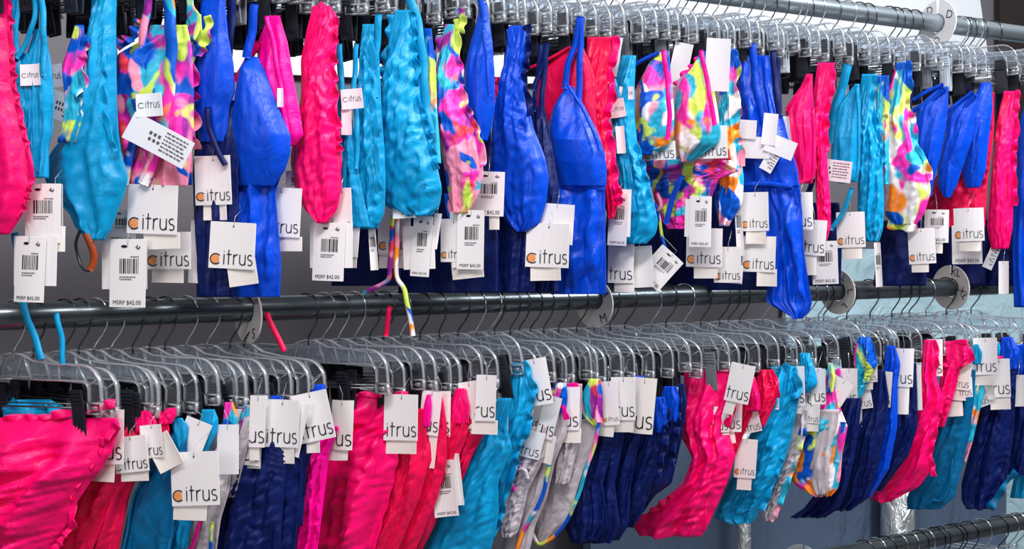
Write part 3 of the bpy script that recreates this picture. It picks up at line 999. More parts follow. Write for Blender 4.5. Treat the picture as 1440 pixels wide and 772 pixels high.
G('u12', 'T', 470, 'printc', 'bikini_bra', 'long tropical print top with scalloped frills', 'long tropical print bikini top with scalloped frills on both edges', [
  (sh, 'cup', [(34, 626, 640), (60, 620, 644), (100, 612, 648), (140, 612, 654), (180, 614, 666), (210, 620, 676), (245, 626, 680), (275, 630, 672), (300, 640, 658)], dict(puff=.018, wr=.003, fold=.006)),
  ('ruffle', 'ruffle_trim', [(640, 26), (644, 55), (641, 80), (648, 105), (650, 130), (656, 155), (668, 175), (676, 205), (679, 235)], dict(w=8)),
  ('ruffle', 'ruffle_trim', [(622, 50), (614, 80), (610, 105), (616, 140), (616, 180)], dict(w=-9)),
  ('ruffle', 'ruffle_trim', [(640, 20), (648, 16), (650, 30), (644, 46)], dict(w=10, m='printc')),
  (sh, 'hem', [(272, 622, 655), (292, 624, 660), (308, 628, 652)], dict(puff=.004, nv=16, off=-.004))], clip=629)
G('u13', 'T', 510, 'blue', 'bikini_bra', 'plain royal blue triangle top', 'plain royal blue triangle bikini top, bright and smooth', [
  (sh, 'cup', [(4, 676, 684), (30, 670, 688), (60, 661, 692), (100, 652, 695), (150, 650, 696), (180, 662, 690), (198, 676, 684)], dict(puff=.016, wr=0, fold=.002)),
  ('band', 'strap', [(676, -20), (680, 10), (684, 34)], dict(w=9)),
  ('band', 'strap', [(686, 40), (692, 90), (695, 140)], dict(w=4, off=.014))], clip=668)
G('u14', 'T', 545, 'navy', 'one_piece_swimsuit', 'navy swimsuit hanging low over the M disc side', 'navy one-piece swimsuit hanging low behind the price tags', [
  (sh, 'body', [(120, 600, 690), (290, 566, 690), (330, 562, 700), (412, 560, 700)], dict(puff=.006, wr=.0008))], clip=650)
G('u15', 'T', 580, 'blue', 'one_piece_swimsuit', 'royal blue ruched swimsuit with scalloped straps', 'royal blue ruched swimsuit with scalloped straps and puffed cup', [
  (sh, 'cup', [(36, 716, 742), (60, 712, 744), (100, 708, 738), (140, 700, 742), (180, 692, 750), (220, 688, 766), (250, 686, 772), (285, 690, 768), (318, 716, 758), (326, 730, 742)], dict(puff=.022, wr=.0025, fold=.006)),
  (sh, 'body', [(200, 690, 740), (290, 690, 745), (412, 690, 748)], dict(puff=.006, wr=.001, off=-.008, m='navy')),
  ('ruffle', 'ruffle_trim', [(738, 35), (744, 60), (740, 85), (734, 105), (742, 135), (746, 165)], dict(w=9, m='navy')),
  ('ruffle', 'ruffle_trim', [(714, 40), (722, 70), (720, 100), (724, 130), (736, 165), (742, 190)], dict(w=9, off=.014)),
  ('band', 'strap', [(774, 58), (764, 95), (752, 130)], dict(w=7, m='navy')),
  ('band', 'strap', [(772, 60), (768, 100), (762, 170)], dict(w=7, m='navy'))], clip=721)
G('u16', 'T', 612, 'navy', 'one_piece_swimsuit', 'navy swimsuit behind the puffed blue cup', 'navy one-piece swimsuit showing in a dark strip behind the puffed blue cup', [
  (sh, 'body', [(150, 745, 765), (200, 745, 775), (260, 750, 785), (412, 745, 785)], dict(puff=.008, wr=.001)),
  ('band', 'strap', [(764, 60), (758, 110), (752, 160)], dict(w=6))], clip=742)
G('u17', 'T', 652, 'blue', 'one_piece_swimsuit', 'long royal blue swimdress with seamed waist', 'long royal blue swimdress with padded cup and seamed waist', [
  (sh, 'cup', [(122, 796, 806), (150, 778, 822), (185, 768, 840), (215, 766, 850), (240, 768, 853), (262, 774, 852)], dict(puff=.026, wr=0, fold=.002)),
  (sh, 'waistband', [(254, 772, 850), (264, 772, 851), (268, 772, 850)], dict(puff=.010, wr=0, fold=.001, nv=12, sm=0)),
  (sh, 'skirt', [(262, 774, 850), (330, 776, 851), (380, 776, 852), (414, 774, 852)], dict(puff=.010, fold=.009, wr=0, freq=5)),
  ('band', 'strap', [(818, 22), (812, 60), (800, 95), (796, 128)], dict(w=8)),
  ('band', 'strap', [(820, 22), (818, 80), (816, 145)], dict(w=8)),
  ('band', 'band_edge', [(803, 120), (822, 150), (840, 185), (849, 215)], dict(w=4, off=.012))], clip=811, cm='gclip')
G('u17b', 'T', 668, 'red', 'bikini_bra', 'raspberry triangle top behind blue straps', 'raspberry triangle bikini top behind the blue straps', [
  (sh, 'cup', [(62, 808, 818), (90, 770, 830), (110, 755, 836), (150, 750, 838), (200, 760, 838)], dict(puff=.008, wr=0, fold=.003)),
  ('band', 'band_edge', [(700, 118), (706, 110), (760, 92), (806, 66)], dict(w=4)),
  (sh, 'side', [(108, 694, 712), (130, 696, 712), (160, 696, 706)], dict(puff=.004, nv=14, m='pink'))], clip=778)
G('u18', 'T', 708, 'red', 'bikini_bra', 'raspberry ruched top with wavy frill', 'raspberry ruched bikini top with a wavy bright frill down its edge', [
  (sh, 'cup', [(52, 826, 862), (90, 824, 858), (140, 820, 852), (190, 836, 856), (240, 845, 866), (290, 850, 868), (308, 856, 862)], dict(puff=.012, wr=.003, fold=.006)),
  ('ruffle', 'ruffle_trim', [(862, 50), (864, 70), (857, 95), (860, 130), (853, 160), (855, 195), (862, 230), (866, 260), (870, 290)], dict(w=10, m='pink')),
  ('ruffle', 'ruffle_trim', [(852, 240), (860, 275), (868, 290)], dict(w=12, m='pink'))], clip=850)
G('u19', 'T', 752, 'turq', 'bikini_bra', 'turquoise top with three small labels', 'turquoise bikini top with three small white labels and ruched side', [
  (sh, 'cup', [(78, 876, 894), (120, 862, 892), (160, 858, 892), (205, 866, 896), (235, 866, 906), (270, 866, 916), (310, 864, 925), (330, 862, 922), (343, 868, 908)], dict(puff=.014, wr=.003, fold=.005)),
  ('ruffle', 'ruffle_trim', [(880, 215), (890, 245), (892, 275), (896, 300)], dict(w=8, off=.016)),
  ('ruffle', 'ruffle_trim', [(892, 200), (904, 232), (908, 260), (915, 280)], dict(w=7)),
  ('band', 'strap', [(868, 110), (876, 140), (880, 180), (874, 220)], dict(w=6, off=.014)),
  ('band', 'strap', [(872, 50), (866, 85), (862, 110)], dict(w=14, m='wclip')),
  ('label', 'brand_label', (876, 154, 22, 26, 10, 'logo'), dict(off=.018)),
  ('label', 'brand_label', (886, 132, 20, 18, 0, 'logo'), dict(off=.010)),
  ('label', 'care_label', (881, 198, 12, 38, 4, 'blank'), dict(off=.018))], clip=863)
G('u20', 'T', 795, 'printa', 'bikini_bra', 'bright tropical print top with grey logo card', 'bright tropical print bikini top held by a grey clip beside a white slip', [
  (sh, 'cup', [(72, 928, 940), (90, 912, 942), (120, 896, 945), (160, 891, 948), (190, 892, 947), (206, 896, 938), (218, 900, 920)], dict(puff=.022, wr=.001, fold=.004)),
  ('band', 'strap', [(938, 70), (943, 110), (947, 160), (944, 200)], dict(w=6, off=.014, m='magenta')),
  ('band', 'strap', [(895, 92), (912, 82), (930, 74)], dict(w=5, m='blue'))], clip=933, cm='gclip')
G('u21', 'T', 842, 'printb', 'bikini_bra', 'pale tropical print top with orange bloom', 'pale tropical print bikini top with a large orange bloom', [
  (sh, 'cup', [(72, 985, 995), (95, 972, 998), (115, 950, 1002), (150, 946, 1008), (185, 948, 1013), (200, 948, 1010), (215, 952, 990), (228, 958, 972)], dict(puff=.024, wr=.001, fold=.004)),
  ('ruffle', 'ruffle_trim', [(950, 122), (962, 108), (974, 98), (986, 78)], dict(w=6, m='magenta', pitch=16)),
  ('band', 'strap', [(990, 70), (996, 100), (1004, 140), (1010, 180)], dict(w=6, off=.014, m='magenta')),
  ('label', 'care_label', (953, 98, 26, 78, -12, 'blank'), dict(off=-.006)),
  ('label', 'care_label', (1012, 92, 34, 74, -3, 'blank'), dict(off=.006))], clip=1000, cm='gclip')
G('u22', 'T', 872, 'printc', 'bikini_bra', 'folded tropical print top with dangling ties', 'folded dark tropical print bikini top with dangling ties', [
  (sh, 'band', [(222, 905, 1010), (240, 908, 1040), (252, 915, 1010), (280, 920, 1000), (310, 930, 1000), (322, 940, 990)], dict(puff=.012, wr=.003, fold=.012, freq=9)),
  ('ruffle', 'ruffle_trim', [(902, 226), (935, 236), (965, 232), (1000, 226), (1035, 222)], dict(w=12, off=.016)),
  ('band', 'tie', [(968, 245), (952, 280), (944, 318)], dict(w=7, off=.02, m='blue')),
  ('band', 'tie', [(916, 270), (932, 290), (938, 330), (942, 345), (950, 375)], dict(w=4, off=.02, m='printa')),
  ('band', 'tie', [(925, 250), (918, 275), (932, 300), (940, 290), (930, 270)], dict(w=5, off=.02))], clip=960)
G('u22b', 'T', 902, 'printa', 'bikini_bra', 'pink print top with frilled outer edge', 'pink and violet print bikini top with frilled outer edge beside the blue swimdress', [
  (sh, 'cup', [(68, 1014, 1030), (120, 1012, 1034), (170, 1012, 1036), (210, 1010, 1040), (250, 1008, 1046), (285, 1004, 1044), (318, 1012, 1024)], dict(puff=.018, wr=.0035, fold=.006)),
  ('ruffle', 'ruffle_trim', [(1028, 70), (1038, 95), (1032, 120), (1038, 150), (1034, 180), (1041, 210), (1044, 235)], dict(w=8))], clip=1022)
G('u23', 'T', 955, 'blue', 'one_piece_swimsuit', 'royal blue swimdress with trailing skirt', 'royal blue swimdress with trailing skirt over the middle rail', [
  (sh, 'cup', [(78, 1036, 1084), (120, 1034, 1090), (160, 1040, 1100), (200, 1038, 1110), (240, 1036, 1122), (262, 1040, 1124)], dict(puff=.014, wr=0, fold=.008, freq=6)),
  (sh, 'skirt', [(258, 1040, 1124), (300, 1060, 1128), (350, 1078, 1130), (400, 1080, 1137), (425, 1076, 1142), (438, 1100, 1138), (448, 1116, 1128)], dict(puff=.005, fold=.014, wr=0, freq=7)),
  ('band', 'strap', [(1062, 60), (1066, 120), (1080, 180), (1100, 215)], dict(w=10, off=.012)),
  ('band', 'strap', [(1088, 70), (1092, 120), (1098, 165)], dict(w=8, off=.006, m='navy')),
  ('band', 'waist_seam', [(1040, 262), (1080, 258), (1122, 264)], dict(w=7, off=.014)),
  ('label', 'brand_label', (1061, 184, 24, 26, -4, 'blank'), dict(off=.026)),
  ('label', 'care_label', (1067, 209, 44, 30, -2, 'blank'), dict(off=.022)),
  ('label', 'brand_label', (1092, 184, 20, 44, -6, 'blank'), dict(off=.027)),
  ('label', 'care_label', (1106, 208, 42, 26, -22, 'blank'), dict(off=.025)),
  ('label', 'care_label', (1090, 228, 18, 30, -30, 'care'), dict(off=.020))], clip=1062)
G('u23b', 'T', 985, 'navy', 'one_piece_swimsuit', 'navy swimsuit beneath the trailing skirt', 'navy one-piece swimsuit beneath the trailing blue skirt', [
  (sh, 'body', [(80, 1070, 1096), (160, 1070, 1100), (260, 990, 1090), (300, 960, 1095), (408, 950, 1120)], dict(puff=.006, wr=.001))], clip=1076)
G('u24', 'T', 1012, 'pink', 'bikini_bra', 'hot pink triangle top with a blank label', 'hot pink triangle bikini top with a blank white label', [
  (sh, 'cup', [(104, 1134, 1142), (130, 1122, 1143), (155, 1104, 1144), (200, 1110, 1146), (235, 1114, 1147), (258, 1120, 1142)], dict(puff=.012, wr=0, fold=.003)),
  ('band', 'strap', [(1106, 158), (1124, 130), (1140, 108)], dict(w=4)),
  ('band', 'hem', [(1146, 150), (1148, 210), (1146, 252), (1126, 258)], dict(w=5, off=.01)),
  ('label', 'care_label', (1113, 185, 8, 40, 6, 'blank'), dict(off=.016))], clip=1140, cm='wclip')
G('u24b', 'T', 1046, 'pink', 'bikini_bra', 'hot pink ruched top with shirred edge', 'hot pink ruched bikini top with a tightly shirred edge', [
  (sh, 'cup', [(88, 1150, 1174), (130, 1144, 1168), (180, 1144, 1160), (240, 1146, 1164), (290, 1148, 1168), (320, 1150, 1168), (340, 1152, 1162)], dict(puff=.012, wr=.004, fold=.004)),
  ('ruffle', 'ruffle_trim', [(1170, 95), (1168, 130), (1162, 160), (1160, 190), (1164, 215)], dict(w=7))], clip=1162)
G('u25', 'T', 1078, 'turq', 'bikini_bra', 'turquoise triangle top with piped edge', 'turquoise triangle bikini top with piped edge and printed label', [
  (sh, 'cup', [(118, 1203, 1208), (150, 1176, 1210), (190, 1170, 1210), (230, 1168, 1209), (256, 1176, 1206)], dict(puff=.012, wr=0, fold=.003)),
  ('band', 'strap', [(1194, 88), (1186, 120), (1172, 160), (1170, 205)], dict(w=12, off=.003)),
  ('band', 'piping', [(1208, 120), (1211, 180), (1210, 245), (1200, 257), (1180, 256)], dict(w=4, off=.012)),
  ('band', 'tie', [(1200, 262), (1186, 300), (1168, 325)], dict(w=6, off=.004)),
  ('label', 'care_label', (1173, 240, 60, 30, -7, 'care'), dict(off=.018))], clip=1196)
G('u25b', 'T', 1112, 'turq', 'bikini_bra', 'turquoise ruched top with glossy gathers', 'turquoise ruched bikini top with glossy gathers beside the big print top', [
  (sh, 'cup', [(104, 1212, 1232), (140, 1208, 1228), (180, 1208, 1232), (220, 1206, 1240), (280, 1206, 1243), (320, 1206, 1242), (340, 1215, 1236)], dict(puff=.018, wr=.004, fold=.005, diag=.5)),
  ('ruffle', 'ruffle_trim', [(1230, 105), (1225, 140), (1230, 165), (1238, 200), (1242, 230)], dict(w=6))], clip=1213)
G('u25c', 'T', 1130, 'printb', 'bikini_bra', 'print top mostly behind the turquoise gathers', 'orange and pink print bikini top mostly behind the turquoise gathers', [
  (sh, 'cup', [(106, 1230, 1250), (150, 1228, 1250), (200, 1228, 1250), (260, 1232, 1250)], dict(puff=.008, wr=.002)),
  ('ruffle', 'ruffle_trim', [(1232, 108), (1236, 130), (1246, 150), (1240, 170)], dict(w=8))], clip=1240, near=.075)
G('u26', 'T', 1168, 'printb', 'bikini_bra', 'big tropical print top with orange spot', 'big tropical print bikini top with frilled hem and orange spot', [
  (sh, 'cup', [(88, 1262, 1276), (120, 1250, 1276), (160, 1243, 1280), (200, 1240, 1290), (240, 1240, 1306), (270, 1240, 1309), (300, 1242, 1300), (316, 1256, 1288)], dict(puff=.024, wr=.002, fold=.006)),
  ('ruffle', 'ruffle_trim', [(1276, 84), (1278, 120), (1274, 145), (1284, 175), (1286, 205), (1300, 225), (1307, 255)], dict(w=8)),
  ('ruffle', 'ruffle_trim', [(1248, 312), (1268, 316), (1292, 318)], dict(w=-10))], clip=1262)
G('u27', 'T', 1218, 'blue', 'bikini_bra', 'royal blue crop top under a steel-grey clip', 'royal blue padded crop top under a steel-grey clip', [
  (sh, 'cup', [(122, 1320, 1334), (150, 1290, 1333), (180, 1284, 1330), (220, 1284, 1322), (258, 1286, 1312), (276, 1300, 1310)], dict(puff=.014, wr=0, fold=.003)),
  ('band', 'strap', [(1284, 142), (1306, 128), (1330, 118)], dict(w=5)),
  ('band', 'strap', [(1282, 158), (1306, 145), (1332, 124)], dict(w=6))], clip=1329, cm='gclip')
G('u27b', 'T', 1248, 'blue', 'bikini_bra', 'royal blue crop top under a pale clip', 'royal blue padded crop top under a pale clip', [
  (sh, 'cup', [(132, 1362, 1376), (165, 1328, 1372), (200, 1322, 1366), (240, 1318, 1352), (262, 1318, 1345), (278, 1328, 1336)], dict(puff=.016, wr=0, fold=.003)),
  ('band', 'strap', [(1322, 168), (1348, 145), (1372, 128)], dict(w=5)),
  ('band', 'strap', [(1326, 178), (1350, 160), (1374, 132)], dict(w=6))], clip=1371, cm='wclip')
G('u27c', 'T', 1270, 'blue', 'bikini_bra', 'royal blue padded cup beside hot pink', 'royal blue padded cup bikini top beside the last hot pink one', [
  (sh, 'cup', [(116, 1380, 1394), (150, 1364, 1396), (200, 1356, 1390), (240, 1352, 1386), (264, 1358, 1378)], dict(puff=.018, wr=0, fold=.002))], clip=1398)
G('u27d', 'T', 1284, 'red', 'bikini_bra', 'dark raspberry top under the blue crop tops', 'dark raspberry bikini top under the blue crop tops', [
  (sh, 'cup', [(130, 1388, 1398), (180, 1384, 1398), (230, 1330, 1392), (262, 1306, 1388), (320, 1300, 1385)], dict(puff=.006, wr=.002))], clip=1395, near=.07)
G('u28', 'T', 1322, 'pink', 'bikini_bra', 'hot pink ruched top past the blue crop tops', 'hot pink ruched bikini top past the blue crop tops', [
  (sh, 'cup', [(128, 1412, 1430), (170, 1402, 1430), (220, 1396, 1425), (270, 1392, 1425), (320, 1388, 1424), (350, 1394, 1418)], dict(puff=.016, wr=.002, fold=.004)),
  ('ruffle', 'ruffle_trim', [(1430, 125), (1427, 155), (1430, 185), (1424, 215), (1427, 250), (1425, 290)], dict(w=7)),
  ('ruffle', 'ruffle_trim', [(1414, 132), (1408, 160), (1402, 200)], dict(w=7, off=.014, m='red')),
  ('label', 'care_label', (1394, 362, 14, 34, -24, 'care'), dict(off=-.004))], clip=1420)
G('u29', 'T', 1348, 'blue', 'one_piece_swimsuit', 'royal blue swimsuit at the far end', 'royal blue one-piece swimsuit at the far end of the top rail', [
  (sh, 'body', [(150, 1440, 1470), (200, 1428, 1480), (290, 1424, 1490), (380, 1424, 1490), (432, 1426, 1490)], dict(puff=.012, fold=.008, wr=0))], clip=1440)
# dark bodies that hang behind the row
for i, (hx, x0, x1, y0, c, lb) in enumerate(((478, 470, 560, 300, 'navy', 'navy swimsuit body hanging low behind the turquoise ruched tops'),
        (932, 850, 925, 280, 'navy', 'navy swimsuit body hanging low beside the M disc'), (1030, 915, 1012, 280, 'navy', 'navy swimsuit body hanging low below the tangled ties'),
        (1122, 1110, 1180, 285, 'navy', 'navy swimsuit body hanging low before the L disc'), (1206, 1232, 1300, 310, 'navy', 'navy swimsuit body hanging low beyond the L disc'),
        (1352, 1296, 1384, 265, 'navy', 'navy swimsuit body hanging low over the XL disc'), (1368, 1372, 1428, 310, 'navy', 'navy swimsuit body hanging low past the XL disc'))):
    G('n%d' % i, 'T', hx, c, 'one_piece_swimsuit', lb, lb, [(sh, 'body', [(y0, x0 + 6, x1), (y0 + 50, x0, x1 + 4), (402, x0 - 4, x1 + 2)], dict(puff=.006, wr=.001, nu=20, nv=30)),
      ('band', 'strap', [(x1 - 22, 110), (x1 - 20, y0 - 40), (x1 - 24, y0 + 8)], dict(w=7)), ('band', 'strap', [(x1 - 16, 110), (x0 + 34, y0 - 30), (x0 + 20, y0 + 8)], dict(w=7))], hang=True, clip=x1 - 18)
# ============================ middle rail: bottoms
def bottom(key, hx, m, short, label, rows, ruf=None, clip=None, extra=(), puff=.010, wr=.0015, fold=.008, cm='clip', roll=None, fm=None, w=10, ruff=0.0, diag=0.0, near=None):
    ps = [(sh, 'panel', rows, dict(puff=puff, wr=wr, fold=fold, ruff=ruff, diag=diag))]
    for q in (ruf or []):
        ps.append(('ruffle', 'ruffle_trim', q, dict(w=w) if fm is None else dict(w=w, m=fm)))
    ps += list(extra)
    G(key, 'M', hx, m, 'bikini_bottom', short, label, ps, clip=clip, cm=cm, roll=roll, near=near)


bottom('l0', 18, 'pink', 'large hot pink ruffled bottom', 'large hot pink ruffled bottom at the near end of the middle rail',
       [(588, -90, 165), (600, -90, 168), (625, -90, 160), (650, -90, 150), (690, -90, 118), (735, -90, 95), (800, -90, 50), (830, -90, 20)],
       [[(-60, 585), (0, 592), (60, 590), (110, 582), (165, 570)], [(166, 590), (150, 615), (136, 640), (118, 665), (98, 700), (104, 735), (70, 780)], [(20, 620), (70, 612), (120, 618), (150, 625)]],
       clip=133, ruff=1.5, w=10, wr=.004, fold=.022, puff=.03, extra=[('label', 'care_label', (5, 618, 50, 32, -2, 'care'), dict(off=.034))])
bottom('l0b', 48, 'turq', 'turquoise bottom behind the large hot pink one', 'turquoise bottom peeping over the large hot pink one',
       [(562, 0, 70), (575, 0, 96), (600, 0, 110), (680, 0, 110)], [[(5, 566), (40, 572), (80, 574)]], clip=50, near=-0.04)
bottom('l2', 90, 'red', 'first raspberry bottom by the pink ruffle', 'raspberry bottom next to the large hot pink ruffled one',
       [(595, 170, 190), (612, 160, 200), (640, 120, 196), (680, 80, 168), (772, 60, 130), (830, 40, 110)], None, clip=202, fold=.01,
       extra=[(sh, 'waistband', [(578, 196, 208), (592, 184, 219), (605, 186, 220), (612, 190, 205)], dict(puff=.006, nv=20, wr=0, m='pink'))])
bottom('l2b', 112, 'red', 'second raspberry bottom by the pink ruffle', 'raspberry bottom with its pink waist roll beside the grey clip',
       [(590, 215, 235), (612, 200, 238), (645, 170, 200), (700, 140, 180), (772, 120, 166), (830, 110, 150)], None, clip=250, fold=.008,
       extra=[(sh, 'waistband', [(574, 236, 246), (584, 222, 247), (596, 224, 240)], dict(puff=.006, nv=20, wr=0, m='pink'))])
bottom('l3', 134, 'teal', 'smooth turquoise bottom with piped leg', 'smooth turquoise bottom with a piped leg edge',
       [(600, 248, 262), (640, 215, 262), (680, 195, 262), (720, 180, 252), (772, 170, 240), (830, 160, 225)], None, clip=255, fold=.005, wr=0,
       extra=[(sh, 'waistband', [(588, 244, 254), (600, 242, 264), (618, 246, 262), (630, 250, 258)], dict(puff=.008, nv=20, wr=0, m='turq')),
              ('band', 'piping', [(226, 655), (198, 690), (185, 760), (180, 800)], dict(w=3, off=.012)), ('band', 'piping', [(262, 650), (250, 720), (238, 800)], dict(w=4, off=.008))])
bottom('l3b', 158, 'turq', 'turquoise bottom with rolled waist by the S disc', 'turquoise bottom with a rolled waist showing past the tilted tag',
       [(576, 284, 300), (590, 282, 306), (608, 280, 304), (640, 270, 290), (700, 250, 275), (772, 235, 262)], None, clip=281, fold=.005)
bottom('l4', 185, 'lining', 'grey lined print bottom by the full logo tag', 'print bottom showing its pale grey lining below the full logo tag',
       [(600, 310, 330), (690, 270, 322), (730, 260, 310), (772, 245, 304), (830, 240, 300)], [[(288, 690), (276, 730), (262, 772), (258, 800)]], clip=322, w=10,
       extra=[(sh, 'waistband', [(566, 316, 326), (585, 314, 333), (605, 312, 332)], dict(puff=.006, nv=20, m='printb')), ('band', 'piping', [(292, 725), (284, 750), (274, 775)], dict(w=4, m='magenta', off=.012)), ('band', 'piping', [(306, 730), (302, 772), (298, 800)], dict(w=4, m='printa', off=.01))])
bottom('l4b', 210, 'lining', 'salmon print bottom before the navy ones', 'salmon waisted print bottom before the navy ones',
       [(576, 344, 352), (600, 335, 355), (640, 320, 345), (700, 300, 330)], None, clip=345,
       extra=[(sh, 'waistband', [(570, 342, 352), (590, 336, 355), (612, 334, 352)], dict(puff=.006, nv=20, m='printc'))])
bottom('l5', 232, 'navy', 'navy bottom beside the cream tags', 'navy bottom with ruched seam beside the cream tags',
       [(600, 350, 392), (650, 315, 402), (700, 308, 398), (772, 300, 394), (830, 290, 380)], None, clip=378, wr=.003, fold=.010)
bottom('l5b', 262, 'navy', 'navy bottom with rolled royal blue waist', 'navy bottom with rolled royal blue waist between cream tags',
       [(560, 380, 402), (600, 376, 404), (650, 360, 425), (700, 350, 420), (772, 345, 415), (830, 340, 400)], None, clip=392, wr=.003,
       extra=[(sh, 'waistband', [(556, 384, 396), (580, 378, 404), (612, 380, 402)], dict(puff=.008, nv=20, m='blue', off=.004))])
bottom('l5c', 292, 'navy', 'navy bottom before the ruched magenta one', 'navy bottom before the ruched magenta one',
       [(548, 436, 456), (575, 434, 462), (600, 430, 450), (660, 400, 430), (740, 395, 425)], None, clip=440,
       extra=[(sh, 'waistband', [(540, 446, 458), (560, 436, 462), (588, 438, 460), (595, 440, 452)], dict(puff=.008, nv=20, m='blue', off=.004))])
bottom('l6', 325, 'magenta', 'magenta ruched bottom in shade', 'magenta ruched bottom with deep horizontal gathers',
       [(600, 450, 476), (640, 425, 462), (690, 418, 456), (740, 412, 450), (772, 406, 446), (830, 395, 440)], None, clip=470, wr=.003, fold=.014)
bottom('l6a', 455, 'pink', 'bright hot pink ruffled bottom under a black clip', 'bright hot pink ruffled bottom hanging from a large black clip',
       [(556, 492, 575), (575, 488, 580), (598, 470, 574), (615, 450, 555), (650, 440, 560), (700, 430, 548), (772, 425, 528), (830, 410, 500)],
       [[(490, 560), (515, 556), (545, 560), (575, 554)], [(574, 570), (576, 590), (560, 604), (546, 614), (530, 624)]], clip=556, ruff=1.5, w=8, wr=.004, fold=.014, puff=.02, near=None)
bottom('l6b', 474, 'red', 'raspberry bottom by the black clip', 'raspberry bottom just past the bright hot pink ruffled one',
       [(575, 560, 598), (620, 540, 600), (660, 540, 600), (700, 530, 590), (772, 510, 560), (830, 490, 540)], None, clip=596,
       extra=[(sh, 'waistband', [(555, 600, 604), (570, 596, 606), (600, 594, 604)], dict(puff=.006, nv=20, m='magenta'))])
bottom('l6c', 498, 'red', 'raspberry bottom with a small rolled waist', 'raspberry bottom with a small rolled waist between two square tags',
       [(560, 600, 622), (600, 590, 628), (650, 580, 628), (700, 560, 615), (750, 540, 595), (830, 520, 560)], None, clip=618,
       extra=[(sh, 'waistband', [(556, 612, 622), (575, 608, 626), (600, 606, 622)], dict(puff=.006, nv=20, m='pink', off=.003))])
bottom('l6d', 520, 'red', 'raspberry bottom by the hanging price tag', 'raspberry bottom whose hip carries the low price tag',
       [(548, 640, 655), (575, 630, 660), (610, 615, 658), (650, 605, 642), (690, 600, 628), (740, 585, 610), (800, 560, 580)], None, clip=652,
       extra=[(sh, 'waistband', [(546, 644, 654), (570, 636, 662), (596, 634, 660)], dict(puff=.008, nv=20, m='pink', off=.003))])
bottom('l6e', 540, 'red', 'last raspberry bottom before turquoise', 'raspberry bottom touching the turquoise ruffled one',
       [(535, 668, 680), (560, 660, 688), (590, 655, 690), (612, 640, 680), (640, 640, 664), (700, 620, 640)], None, clip=674,
       extra=[(sh, 'waistband', [(530, 674, 683), (550, 666, 690), (585, 664, 688)], dict(puff=.008, nv=20, m='pink', off=.003))])
bottom('l7', 562, 'turq', 'turquoise bottom in front of the frilled one', 'turquoise bottom with wavy seam beside the price tag',
       [(560, 700, 718), (600, 680, 712), (630, 665, 720), (680, 640, 700), (730, 610, 700), (772, 590, 690), (830, 570, 660)], [[(668, 620), (672, 650), (662, 690), (650, 720), (655, 760)]], clip=700, w=8, wr=.003)
bottom('l7b', 612, 'turq', 'tall turquoise bottom with frilled side', 'tall turquoise bottom with a frilled side, hung higher than its neighbours',
       [(510, 718, 738), (540, 714, 748), (570, 712, 750), (600, 705, 742), (640, 690, 728), (690, 670, 710), (740, 650, 694), (800, 640, 680)],
       [[(736, 506), (744, 530), (752, 550), (742, 575), (744, 600), (728, 630), (722, 660), (712, 690), (706, 720), (690, 760)]], clip=716, ruff=1.5, w=8, wr=.003, roll=.16, puff=.014)
bottom('l8', 645, 'lining', 'white gathered print bottom', 'print bottom showing a gathered white lining below the tag cluster',
       [(600, 745, 770), (645, 722, 765), (690, 706, 742), (725, 700, 734), (748, 700, 728), (755, 710, 722)], [[(708, 670), (702, 705), (698, 730), (712, 750)]], clip=762, w=9, wr=.003,
       extra=[('band', 'tie', [(740, 652), (722, 668), (730, 690)], dict(w=6, m='printb', off=.014)), ('band', 'tie', [(728, 660), (745, 655), (748, 672)], dict(w=5, m='lining', off=.014))])
bottom('l8b', 668, 'lining', 'narrow grey lined bottom with print hem', 'narrow print bottom with grey lining and a print hem',
       [(545, 776, 798), (575, 770, 800), (610, 760, 796), (650, 740, 780), (700, 730, 768), (740, 712, 752), (772, 705, 745), (800, 700, 735)], None, clip=778, wr=.001, fold=.005,
       extra=[(sh, 'waistband', [(538, 782, 798), (556, 776, 800), (580, 776, 798)], dict(puff=.008, nv=22, m='printa', off=.005)), ('ruffle', 'frill', [(772, 575), (785, 566), (796, 572), (800, 590)], dict(w=8, m='magenta', off=.012)),
              ('band', 'piping', [(776, 650), (768, 690), (758, 715), (738, 745), (728, 780)], dict(w=5, m='printa', off=.008))])
bottom('l8c', 695, 'lining', 'grey print bottom hidden by a square tag', 'lime and violet waisted print bottom by the square tags',
       [(540, 800, 818), (575, 796, 818), (610, 790, 816), (680, 780, 800)], None, clip=808,
       extra=[(sh, 'waistband', [(538, 802, 814), (560, 798, 817), (580, 800, 816)], dict(puff=.008, nv=22, m='magenta', off=.005))])
bottom('l8d', 716, 'lining', 'wide grey lined bottom with print edge', 'wide print bottom with grey lining outlined by a colourful print edge',
       [(590, 800, 844), (620, 780, 838), (660, 768, 820), (700, 758, 808), (735, 752, 795), (755, 754, 775), (764, 758, 766)], None, clip=826, wr=.001, fold=.005, puff=.014,
       extra=[(sh, 'waistband', [(532, 832, 846), (555, 820, 850), (585, 822, 850), (598, 838, 850)], dict(puff=.008, nv=22, m='printc', off=.006)),
              ('band', 'piping', [(848, 590), (842, 620), (830, 655), (818, 695), (804, 728), (785, 752), (762, 766), (752, 745), (750, 722)], dict(w=5, m='printa', off=.012))])
